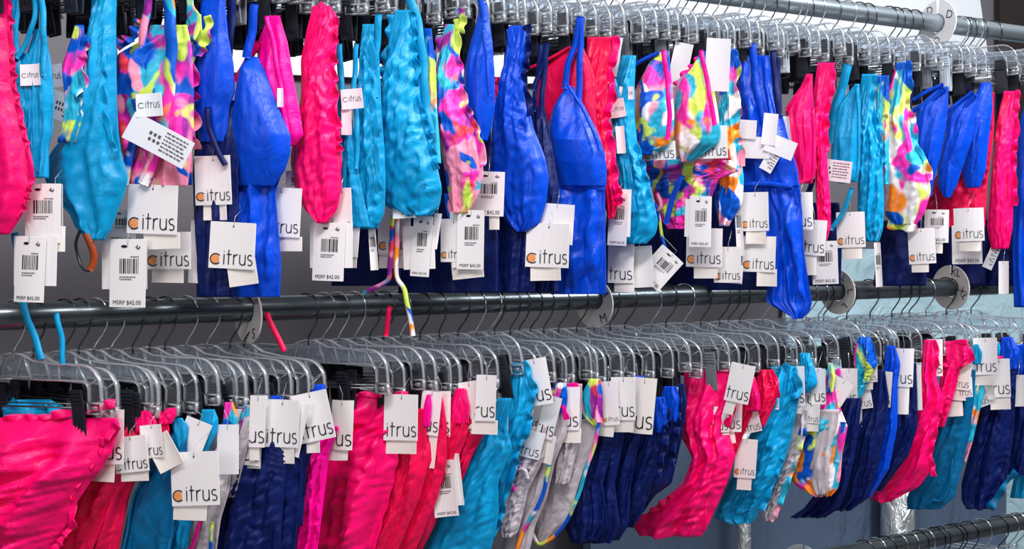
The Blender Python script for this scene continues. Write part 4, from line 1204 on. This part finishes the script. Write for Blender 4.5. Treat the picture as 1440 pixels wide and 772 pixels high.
for i, (hx, x0, x1, yt, bt, xb0, xb1, c, sh_, lb) in enumerate((
        (748, 855, 866, 545, 760, 800, 850, 'navy', 'navy bottom beside the wide grey lined one', 'navy bottom hanging beside the wide grey lined one'),
        (764, 862, 882, 535, 764, 795, 868, 'navy', 'navy bottom with rolled waist under tags', 'navy bottom with rolled blue waist under two tags'),
        (786, 895, 905, 530, 760, 800, 880, 'navy', 'navy bottom behind the curled cream tag', 'navy bottom behind the curled cream tag'),
        (812, 915, 935, 560, 742, 830, 900, 'navy', 'navy ruffled bottom after the curled tag', 'navy ruffled bottom just after the curled cream tag'),
        (836, 936, 952, 545, 735, 850, 905, 'navy', 'navy bottom with blue side seam', 'navy bottom with blue side seam before the hot pink frill'),
        (856, 955, 962, 540, 720, 870, 915, 'navy', 'last navy bottom before the hot pink frill', 'last navy bottom before the hot pink frill'))):
    bottom('l9%d' % i, hx, c, sh_, lb,
           [(yt, x0 - 4, x1), (yt + 25, x0 - 8, x1 + 4), (yt + 70, x0 - 30, x1 - 2), (680, x0 - 50, x1 - 18), (bt - 22, xb0, xb1 + 4), (bt, xb0 + 8, xb1 - 10)],
           [[(x1 + 2, yt + 12), (x1 - 2, yt + 60), (x1 - 10, yt + 110)]] if i in (3, 4) else None, clip=x0 + 2, wr=.002,
           extra=[(sh, 'waistband', [(yt - 2, x0, x1), (yt + 16, x0 - 6, x1 + 5), (yt + 48, x0 - 4, x1 + 2)], dict(puff=.008, nv=20, m='blue', off=.004))] if i in (1, 2, 3, 4) else ())
bottom('l11', 915, 'pink', 'hot pink ruffled bottom under a ridged clip', 'hot pink ruffled bottom with a long pointed end under a ridged grey clip',
       [(520, 962, 1042), (545, 962, 1040), (570, 960, 1030), (600, 962, 1022), (640, 975, 1034), (680, 960, 1022), (720, 912, 1004), (740, 890, 995), (754, 900, 986)],
       [[(1040, 520), (1040, 545), (1030, 565), (1022, 590), (1006, 610), (1000, 640)], [(962, 560), (958, 590), (965, 620), (982, 650), (978, 690), (990, 720), (985, 745)]], clip=1011, cm='gclip', w=10, wr=.004, fold=.013, puff=.02,
       extra=[('ruffle', 'frill', [(965, 690), (940, 705), (915, 722), (888, 742)], dict(w=-8, pitch=18, m='pink'))])
bottom('l11b', 938, 'red', 'raspberry bottom behind the ridged clip', 'raspberry bottom behind the ridged clip garment',
       [(540, 1040, 1058), (580, 1040, 1058), (612, 1020, 1045), (640, 1010, 1034), (690, 990, 1018), (740, 965, 995)], None, clip=1045, extra=[(sh, 'waistband', [(530, 1050, 1062), (560, 1046, 1070), (578, 1048, 1070)], dict(puff=.008, nv=20, m='pink', off=.003))])
bottom('l11c', 962, 'red', 'pink bottom with puffed waist before turquoise', 'hot pink bottom with puffed waist before the turquoise frill',
       [(520, 1066, 1086), (545, 1062, 1094), (562, 1062, 1092), (600, 1050, 1075)], [[(1084, 520), (1094, 542), (1092, 560)]], clip=1063, w=6, puff=.012)
bottom('l12', 985, 'turq', 'turquoise frilled bottom by the low square tag', 'turquoise frilled bottom behind the low square logo tag',
       [(515, 1085, 1120), (540, 1080, 1124), (565, 1080, 1122), (620, 1050, 1112), (670, 1030, 1096), (710, 1012, 1072), (730, 1002, 1062), (735, 1030, 1058)],
       [[(1100, 512), (1118, 530), (1124, 552), (1104, 560)], [(1060, 640), (1040, 660), (1030, 690), (1015, 715)], [(1095, 640), (1086, 680), (1070, 715)]], clip=1066, w=9, wr=.004, fold=.012, puff=.016)
bottom('l12b', 1012, 'lining', 'white gathered strip bottom', 'bottom with a white gathered strip beside the turquoise frill',
       [(575, 1100, 1135), (610, 1108, 1134), (650, 1088, 1122), (690, 1075, 1105), (725, 1070, 1090), (732, 1076, 1086)], [[(1128, 600), (1120, 640), (1104, 680), (1094, 715), (1082, 730)]], clip=1118, w=9, wr=.005, fm='printb',
       extra=[(sh, 'waistband', [(496, 1126, 1140), (520, 1126, 1148), (540, 1124, 1152), (552, 1124, 1140)], dict(puff=.010, nv=22, m='turq', off=.006))])
bottom('l13', 1040, 'printa', 'print bottom with white lined centre', 'tropical print bottom with a white lined centre panel',
       [(520, 1158, 1170), (560, 1150, 1176), (600, 1130, 1192), (640, 1116, 1184), (670, 1106, 1182), (688, 1126, 1178), (698, 1146, 1168)], None, clip=1158, wr=.002,
       extra=[(sh, 'lining', [(575, 1152, 1182), (610, 1144, 1178), (650, 1140, 1172), (676, 1140, 1171), (690, 1146, 1168), (695, 1152, 1162)], dict(puff=.010, m='lining', off=.006, nu=16, nv=30)),
              (sh, 'waistband', [(510, 1166, 1172), (530, 1162, 1176), (552, 1164, 1172)], dict(puff=.006, nv=22, m='printc', off=.004)), ('band', 'side', [(1188, 590), (1184, 620), (1178, 650)], dict(w=9, m='printb', off=.008))])
bottom('l14', 1072, 'navy', 'navy bottom next to the white lined one', 'navy bottom hanging next to the white lined print one',
       [(560, 1180, 1212), (600, 1170, 1208), (650, 1160, 1200), (690, 1150, 1190), (715, 1130, 1180), (728, 1110, 1160)], None, clip=1180, extra=[(sh, 'waistband', [(518, 1178, 1182), (530, 1174, 1186), (545, 1176, 1184)], dict(puff=.006, nv=22, m='printb', off=.004))])
bottom('l14b', 1096, 'printb', 'lime print bottom under the tilted black clip', 'lime print bottom raised under the tilted black clip',
       [(474, 1206, 1224), (490, 1202, 1230), (512, 1200, 1234), (522, 1204, 1228), (560, 1190, 1210)], None, clip=1196, roll=.13, puff=.012,
       extra=[(sh, 'under_layer', [(516, 1206, 1226), (530, 1208, 1222), (540, 1210, 1220)], dict(puff=.006, nv=16, m='teal'))])
bottom('l14c', 1118, 'navy', 'navy bottom past the tilted clip', 'navy bottom with blue side just past the tilted clip',
       [(520, 1232, 1244), (560, 1218, 1250), (600, 1200, 1246), (650, 1190, 1236), (700, 1180, 1222), (718, 1170, 1196)], None, clip=1222)
bottom('l14d', 1135, 'blue', 'royal blue bottom beside a plain tag', 'royal blue bottom with folded waist beside a large logo tag',
       [(486, 1246, 1258), (510, 1244, 1266), (540, 1240, 1262), (600, 1232, 1262), (660, 1215, 1250), (700, 1200, 1225)], None, clip=1245, wr=.002)
bottom('l14e', 1158, 'navy', 'navy bottom before the slanting raspberry one', 'navy bottom before the slanting raspberry one',
       [(510, 1270, 1288), (560, 1262, 1290), (600, 1262, 1290), (640, 1240, 1278), (690, 1210, 1240)], None, clip=1275)
bottom('l15', 1190, 'pink', 'raspberry bottom slanting from a frilled top', 'long raspberry bottom slanting down from a hot pink frilled top',
       [(478, 1300, 1314), (500, 1296, 1318), (530, 1296, 1316), (560, 1294, 1326), (590, 1276, 1322), (625, 1262, 1312), (660, 1235, 1310), (685, 1218, 1292), (700, 1222, 1262), (706, 1238, 1252)],
       [[(1312, 478), (1318, 496), (1314, 515), (1304, 530)], [(1322, 575), (1314, 600), (1308, 640), (1312, 670)]], clip=1290, w=7, wr=.003, fold=.012, puff=.018, m2=None) if False else \
bottom('l15', 1190, 'pink', 'raspberry bottom slanting from a frilled top', 'long raspberry bottom slanting down from a hot pink frilled top',
       [(478, 1300, 1314), (500, 1296, 1318), (530, 1296, 1316), (560, 1294, 1326), (590, 1276, 1322), (625, 1262, 1312), (660, 1235, 1310), (685, 1218, 1292), (700, 1222, 1262), (706, 1238, 1252)],
       [[(1312, 478), (1318, 496), (1314, 515), (1304, 530)], [(1322, 575), (1314, 600), (1308, 640), (1312, 670)]], clip=1290, w=7, wr=.003, fold=.012, puff=.018)
bottom('l15b', 1222, 'pink', 'hot pink bottom under a square black clip', 'hot pink bottom with frilled waist under a square black clip',
       [(484, 1324, 1362), (505, 1322, 1366), (520, 1324, 1350), (560, 1318, 1340), (600, 1305, 1328)], [[(1326, 486), (1345, 482), (1362, 484)], [(1364, 490), (1366, 506), (1345, 512), (1326, 512)]], clip=1341, w=6, wr=.003, fold=.010)
bottom('l16', 1252, 'teal', 'deep turquoise bottom with smooth sides', 'deep turquoise bottom with smooth sides past the raspberry one',
       [(520, 1350, 1372), (560, 1335, 1370), (620, 1305, 1362), (660, 1295, 1352), (700, 1275, 1342), (716, 1276, 1322)], [[(1334, 600), (1322, 640), (1318, 680)]], clip=1375, w=5, wr=.001, fold=.007,
       extra=[('band', 'piping', [(1342, 640), (1338, 680), (1326, 706), (1312, 700)], dict(w=3, off=.01)), (sh, 'waistband', [(484, 1370, 1376), (495, 1366, 1382), (512, 1368, 1380)], dict(puff=.006, nv=22, m='turq', off=.004))])
bottom('l16b', 1268, 'printb', 'print bottom edge beside deep turquoise', 'thin print edge of a bottom beside the deep turquoise one',
       [(500, 1380, 1392), (560, 1362, 1382), (620, 1352, 1368), (650, 1348, 1358)], None, clip=1388, extra=[(sh, 'waistband', [(478, 1398, 1402), (488, 1392, 1408), (500, 1394, 1406)], dict(puff=.006, nv=22, m='turq', off=.004))], near=.08)
bottom('l17', 1300, 'navy', 'navy bottom at the far end with rough hem', 'navy bottom with a rough frilled hem at the far end',
       [(474, 1408, 1424), (500, 1400, 1430), (560, 1382, 1428), (620, 1368, 1424), (680, 1352, 1415), (705, 1352, 1402), (716, 1360, 1396)], [[(1428, 660), (1412, 680), (1400, 700), (1388, 714)]], clip=1415, wr=.003, fm='teal',
       extra=[(sh, 'waistband', [(474, 1410, 1424), (495, 1406, 1436), (520, 1408, 1430)], dict(puff=.010, nv=22, m='blue', off=.004)), (sh, 'hip_tab', [(500, 1404, 1412), (515, 1404, 1415)], dict(puff=.004, nv=10, m='pink', off=.012))])
bottom('l18', 1330, 'navy', 'navy bottom cut off by the frame', 'navy bottom last on the middle rail',
       [(486, 1430, 1450), (520, 1424, 1462), (600, 1410, 1460), (650, 1405, 1450), (668, 1415, 1440)], None, clip=1435,
       extra=[(sh, 'waistband', [(484, 1428, 1445), (510, 1426, 1456), (530, 1430, 1450)], dict(puff=.008, nv=20, m='blue', off=.004))])
bottom('l19', 1365, 'turq', 'turquoise bottom beyond the last navy one', 'turquoise bottom beyond the last navy one', [(490, 1455, 1480), (600, 1440, 1480), (700, 1420, 1470)], None, clip=1460)

# spare hangers packed between them (their garments cannot be seen)
have = sorted(g['hx'] for g in GR.values() if g['z'] == ZMID)
for hx in (345, 432, 590, 690, 730, 880, 1026, 1150, 1280, 1345):
    if min(abs(hx - q) for q in have) > 3.5:
        have.append(hx)
        hanger(hx, ZMID, 'clear clip hanger packed among others on the middle rail', 0.07 + 0.01 * math.sin(hx), grp='spare clear hangers packed on the middle rail')
have = sorted(g['hx'] for g in GR.values() if g['z'] == ZTOP)
for hx in (80, 225, 300, 366, 388, 448, 528, 598, 630, 690, 730, 770, 812, 826, 857, 918, 945, 970, 1000, 1062, 1095, 1146, 1190, 1258, 1360, 1375, 1395):
    if min(abs(hx - q) for q in have) > 3.5:
        have.append(hx)
        hanger(hx, ZTOP, 'clear clip hanger packed among others on the top rail', 0.07 + 0.012 * math.sin(hx), grp='spare clear hangers packed on the top rail')

# ============================ tags of the top row
T = tag
T('u1', 40, 379, 42, 92, -2, 'price', back=(44, 367, 60, 70, -1), note='lowest', dx=14)
T('u2', 58, 300, 50, 84, 0, 'price', slip=(74, 336, 26, 36, 0), note='upper', dx=3)
T('u3', 92, 296, 24, 72, 0, 'blank', note='narrow', dx=0)
T('u5', 171, 318, 38, 44, -3, 'price', note='shaded', dx=3, string=False)
T('u5', 192, 384, 50, 94, -1, 'price', back=(184, 371, 63, 70, 0), note='long', dx=-8)
T('u5b', 234, 295, 69, 68, -2, 'logo', slip=(245, 339, 50, 22, 2), note='big square', dx=-4, off=.02)
T('u6', 250, 352, 62, 52, 0, 'logo', slip=(247, 386, 44, 22, -1), note='shaded square', dx=-1)
T('u6', 210, 283, 54, 66, -8, 'blank', note='grey shaded', dx=3)
T('u6', 275, 354, 16, 88, -3, 'blank', note='narrow', dx=2)
T('u7', 319, 255, 50, 68, 2, 'logo', slip=(320, 299, 32, 22, 1), note='high narrow', dx=-5, off=.02)
T('u7', 350, 345, 63, 64, -3, 'logo', slip=(362, 382, 40, 36, 8), note='square', dx=-5, off=.026)
T('u9', 413, 299, 54, 68, -3, 'logo', slip=(422, 343, 36, 20, 0), note='square', dx=-3, off=.022)
T('u9', 416, 258, 30, 36, 0, 'price', note='small shaded', dx=1, off=.004, string=False)
T('u9', 461, 354, 44, 82, -2, 'price', back=(462, 345, 60, 64, 0), note='low', dx=4, off=.020)
T('u10', 492, 300, 26, 70, 2, 'logo', slip=(488, 345, 26, 36, -2), note='narrow', dx=0)
T('u10b', 506, 328, 20, 66, -5, 'blank', slip=(500, 358, 22, 36, -3), note='narrow', dx=0)
T('u11', 543, 347, 10, 64, 4, 'edge', note='thin', dx=-4, off=.024)
T('u12', 560, 322, 46, 70, 1, 'logo', slip=(554, 366, 34, 22, 0), note='shaded square', dx=-10, off=.004)
T('u12', 606, 346, 26, 84, -4, 'price', back=(600, 348, 44, 60, 2), note='bent', dx=-6, off=.02)
T('u12', 622, 325, 10, 50, -8, 'blank', note='tiny', dx=-3, off=.014)
T('u13', 648, 338, 38, 60, 0, 'logo', slip=(665, 378, 44, 26, 6), note='half-covered', dx=-12, off=.014)
T('u13', 676, 337, 37, 82, -1, 'price', back=(666, 336, 38, 78, 3), note='low', dx=-6, off=.022)
T('u14', 694, 273, 44, 62, -2, 'price', slip=(701, 312, 14, 22, 0), note='high', dx=-2)
T('u17', 748, 348, 34, 42, 0, 'logo', slip=(746, 375, 26, 16, 0), note='half-covered', dx=-40, off=.006)
T('u17', 788, 315, 50, 56, -4, 'blank', note='upper', dx=-45, off=.008)
T('u17', 780, 345, 60, 61, -2, 'logo', slip=(776, 384, 42, 20, 1), note='square', dx=-48, off=.014)
T('u19', 880, 309, 26, 72, -3, 'price', back=(888, 300, 16, 66, -2), note='narrow', dx=-2, off=.02)
T('u19', 872, 370, 36, 56, -1, 'logo', slip=(876, 402, 28, 18, 0), note='narrow', dx=2, off=.022)
T('u20', 904, 375, 36, 58, 3, 'blank', note='creased', dx=-6, off=.004)
T('u20', 929, 377, 40, 54, -42, 'price', note='tilted', dx=2, off=.016)
T('u20', 926, 212, 46, 26, 3, 'logo', note='grey shaded', dx=4, off=.004)
T('u21', 1000, 200, 46, 46, 2, 'logo', note='large shaded', dx=4, off=.004)
T('u22', 997, 312, 30, 70, -1, 'price', back=(984, 307, 20, 52, -2), note='upper', dx=-2, off=.03)
T('u22b', 997, 348, 50, 54, -1, 'logo', slip=(998, 382, 33, 18, 0), note='square', dx=-14, off=.014)
T('u22b', 1028, 372, 38, 50, 0, 'logo', slip=(1032, 385, 32, 26, -4), note='shaded', dx=0, off=.008)
T('u22b', 1040, 320, 10, 80, 3, 'edge', note='upper', dx=1, off=.014)
T('u23', 1070, 298, 39, 54, 1, 'logo', slip=(1071, 334, 28, 18, -1), note='upper square', dx=-6, off=.02)
T('u23', 1074, 357, 46, 50, -2, 'logo', slip=(1084, 390, 28, 24, -1), note='lower square', dx=-3, off=.014)
T('u24', 1134, 297, 30, 52, 1, 'logo', note='upper', dx=-2, off=.018)
T('u24', 1143, 334, 36, 50, -4, 'logo', slip=(1136, 372, 22, 30, -1), note='lower', dx=2, off=.020)
T('u24b', 1166, 369, 36, 60, 2, 'price', note='low', dx=-2, off=.016)
T('u25', 1196, 323, 40, 50, 2, 'logo', slip=(1198, 356, 26, 16, 1), note='square', dx=2, off=.006)
T('u25b', 1240, 372, 9, 62, 3, 'edge', note='thin', dx=-1, off=.012)
T('u26', 1296, 346, 38, 50, 3, 'logo', slip=(1293, 376, 24, 14, 1), note='square', dx=4, off=.022)
T('u27', 1320, 318, 34, 46, -1, 'price', slip=(1317, 345, 22, 22, -1), note='upper', dx=-4)
T('u27c', 1369, 316, 42, 46, 2, 'logo', slip=(1370, 346, 30, 14, 0), note='square', dx=0, off=.026)
T('u27d', 1364, 344, 42, 54, 1, 'price', note='half-covered', dx=0, off=.012)
T('u29', 1415, 390, 14, 46, 0, 'blank', note='narrow', dx=-6, off=.012)

# ============================ tags of the middle row
T('l2', 162, 610, 56, 76, -1, 'logo', slip=(152, 660, 46, 26, -3), note='tall', dx=-14, off=.014)
T('l2b', 202, 634, 46, 50, 6, 'logo', slip=(205, 660, 38, 24, 2), note='tilted', dx=-8, off=.016)
T('l2b', 228, 617, 30, 46, 5, 'logo', slip=(243, 632, 36, 50, 28), note='upper', dx=-2, off=.012)
T('l3', 268, 624, 38, 70, -22, 'logo', slip=(253, 652, 34, 32, -24), note='steeply tilted', dx=2, off=.016)
T('l3b', 299, 665, 66, 74, 2, 'logo', slip=(290, 710, 46, 26, -2), note='full', dx=-6, off=.028)
T('l3b', 320, 632, 30, 70, 0, 'blank', note='shaded', dx=5, off=.006)
T('l4b', 349, 615, 40, 78, -4, 'logo', slip=(348, 646, 36, 26, -2), note='narrow', dx=2, off=.012)
T('l5', 372, 590, 22, 72, -2, 'logo', slip=(366, 630, 14, 30, 0), note='narrow', dx=-2, off=.010)
T('l5b', 409, 592, 50, 66, -2, 'logo', slip=(407, 636, 38, 24, -1), back=(424, 600, 30, 76, -12), note='wide', dx=-4, off=.014)
T('l5c', 455, 582, 50, 68, 12, 'logo', slip=(453, 620, 18, 26, 2), note='tilted', dx=-2, off=.016)
T('l6', 480, 598, 30, 70, -2, 'logo', slip=(468, 634, 36, 28, -1), note='shaded', dx=8, off=.010, cardm='cardb')
T('l6b', 575, 584, 47, 64, -1, 'logo', slip=(574, 625, 42, 20, -1), note='square', dx=-8, off=.014)
T('l6b', 605, 581, 28, 62, -6, 'logo', slip=(598, 632, 28, 52, -6), note='narrow', dx=2, off=.012)
T('l6c', 620, 582, 26, 64, -1, 'logo', note='narrow', dx=2, off=.012)
T('l6d', 664, 569, 28, 66, 9, 'logo', slip=(652, 606, 22, 42, -28), note='tilted', dx=2, off=.012)
T('l6e', 693, 557, 28, 64, -2, 'logo', slip=(690, 598, 36, 20, -2), note='tall', dx=0, off=.014)
T('l7', 640, 681, 33, 78, 6, 'price', back=(650, 670, 24, 72, 6), note='low', dx=-18, off=.022)
T('l7', 700, 588, 30, 52, -2, 'logo', slip=(693, 616, 26, 34, -25), note='shaded', dx=4, off=.008)
T('l7b', 756, 537, 32, 66, 10, 'logo', note='high', dx=4, off=.010)
T('l8', 757, 584, 32, 44, 2, 'logo', slip=(750, 616, 38, 28, -14), note='middle', dx=2, off=.012)
T('l8', 738, 590, 24, 44, -26, 'logo', note='slanting', dx=-6, off=.012)
T('l8', 744, 622, 44, 38, -14, 'logo', note='lowest', dx=-3, off=.004)
T('l8b', 782, 584, 24, 60, -14, 'logo', slip=(776, 628, 24, 40, -12), note='slanting', dx=0, off=.016)
T('l8c', 806, 572, 32, 60, -1, 'logo', slip=(806, 610, 34, 20, -2), note='square', dx=0, off=.014)
T('l8d', 858, 567, 22, 62, 4, 'logo', slip=(850, 604, 24, 20, -6), note='pinkish', dx=8, off=.010)
T('l91', 885, 558, 34, 60, 0, 'logo', slip=(882, 596, 32, 18, 0), note='curled', dx=-3, off=.016)
T('l91', 897, 565, 10, 66, 0, 'logo', note='mostly hidden', dx=3, off=.010)
T('l92', 912, 568, 32, 78, -5, 'logo', note='tall curled', dx=0, off=.016, cardm='cardb')
T('l94', 944, 573, 14, 58, -4, 'logo', note='narrow', dx=2, off=.010)
T('l11b', 1050, 536, 34, 54, -12, 'logo', slip=(1036, 566, 14, 26, -18), note='tilted upper', dx=-18, off=.024)
T('l11b', 1010, 588, 40, 36, 2, 'logo', slip=(1012, 600, 34, 20, 0), note='low wide', dx=-14, off=.012)
T('l11b', 1036, 580, 24, 50, -2, 'logo', slip=(1020, 612, 34, 24, 10), note='low', dx=-4, off=.012)
T('l11c', 1058, 590, 32, 34, 12, 'logo', note='lower shaded', dx=-6, off=.010)
T('l11c', 1082, 560, 26, 32, 0, 'logo', note='upper shaded', dx=4, off=.004)
T('l12', 1116, 543, 32, 56, 1, 'logo', slip=(1113, 576, 28, 12, 0), note='square', dx=4, off=.012)
T('l12', 1059, 640, 30, 54, -4, 'logo', slip=(1056, 675, 20, 18, -4), note='pinkish', dx=-14, off=.026)
T('l12b', 1141, 545, 26, 56, -2, 'logo', slip=(1140, 577, 24, 14, -2), note='upper', dx=2, off=.012)
T('l12b', 1140, 582, 26, 26, -2, 'logo', slip=(1142, 596, 18, 22, -2), note='lower', dx=6, off=.006)
T('l13', 1156, 542, 20, 50, 1, 'logo', note='narrow', dx=-8, off=.012)
T('l13', 1174, 557, 30, 52, -32, 'logo', slip=(1160, 590, 20, 22, -30), note='steeply tilted', dx=2, off=.02)
T('l14', 1194, 545, 24, 54, 0, 'logo', slip=(1196, 580, 26, 16, 0), note='square', dx=6, off=.010)
T('l14b', 1220, 524, 28, 26, 0, 'logo', slip=(1216, 542, 22, 12, 0), note='small', dx=6, off=.010)
T('l14c', 1214, 557, 30, 34, 8, 'logo', slip=(1208, 584, 14, 30, 0), note='lower', dx=0, off=.008)
T('l14c', 1239, 547, 30, 50, -4, 'logo', slip=(1230, 578, 26, 22, -4), note='square', dx=3, off=.012)
T('l14d', 1270, 517, 28, 54, -2, 'logo', slip=(1268, 562, 18, 42, -2), note='square', dx=3, off=.014)
T('l14e', 1290, 545, 12, 64, 2, 'blank', note='narrow', dx=4, off=.012)
T('l15', 1314, 503, 22, 52, 0, 'logo', slip=(1305, 538, 18, 16, 2), note='square', dx=6, off=.010)
T('l15b', 1349, 527, 32, 42, -6, 'logo', slip=(1344, 552, 28, 22, -4), note='pinkish', dx=4, off=.016, cardm='cardb')
T('l15b', 1352, 545, 30, 28, 4, 'logo', slip=(1340, 575, 26, 22, 4), note='lower', dx=9, off=.008)
T('l16', 1386, 501, 34, 52, 1, 'logo', slip=(1382, 534, 30, 16, 1), note='square', dx=4, off=.014)
T('l16b', 1374, 556, 30, 36, 20, 'logo', slip=(1388, 550, 20, 26, 10), note='tilted lower', dx=3, off=.008)
T('l17', 1410, 530, 30, 54, 2, 'logo', slip=(1411, 566, 28, 16, 2), note='square', dx=-6, off=.016)
T('l18', 1436, 548, 26, 44, 2, 'blank', note='shaded', dx=0, off=.012)

# hooks of hangers that hang on the bottom rail
for hx in (1215, 1232, 1246, 1262, 1278, 1292, 1300, 1316, 1322, 1340, 1346, 1362, 1380, 1404, 1418, 1430):
    hanger(hx, ZLOW, 'clear clip hanger hooked on the bottom rail, only its hook showing', 0.08, grp='clear hangers packed on the bottom rail') if False else None
for hx in (1215, 1232, 1246, 1262, 1278, 1292, 1300, 1316, 1322, 1340, 1346, 1362, 1380, 1404, 1418, 1430):
    USED.pop('packed clear clip hanger on the bottom rail, its wire hook showing', None)
    hanger(hx, ZLOW, 'packed clear clip hanger on the bottom rail, its wire hook showing', 0.08, grp='clear hangers packed on the bottom rail')
print('HANGERS', NH[0], 'OBJECTS', len(bpy.data.objects))
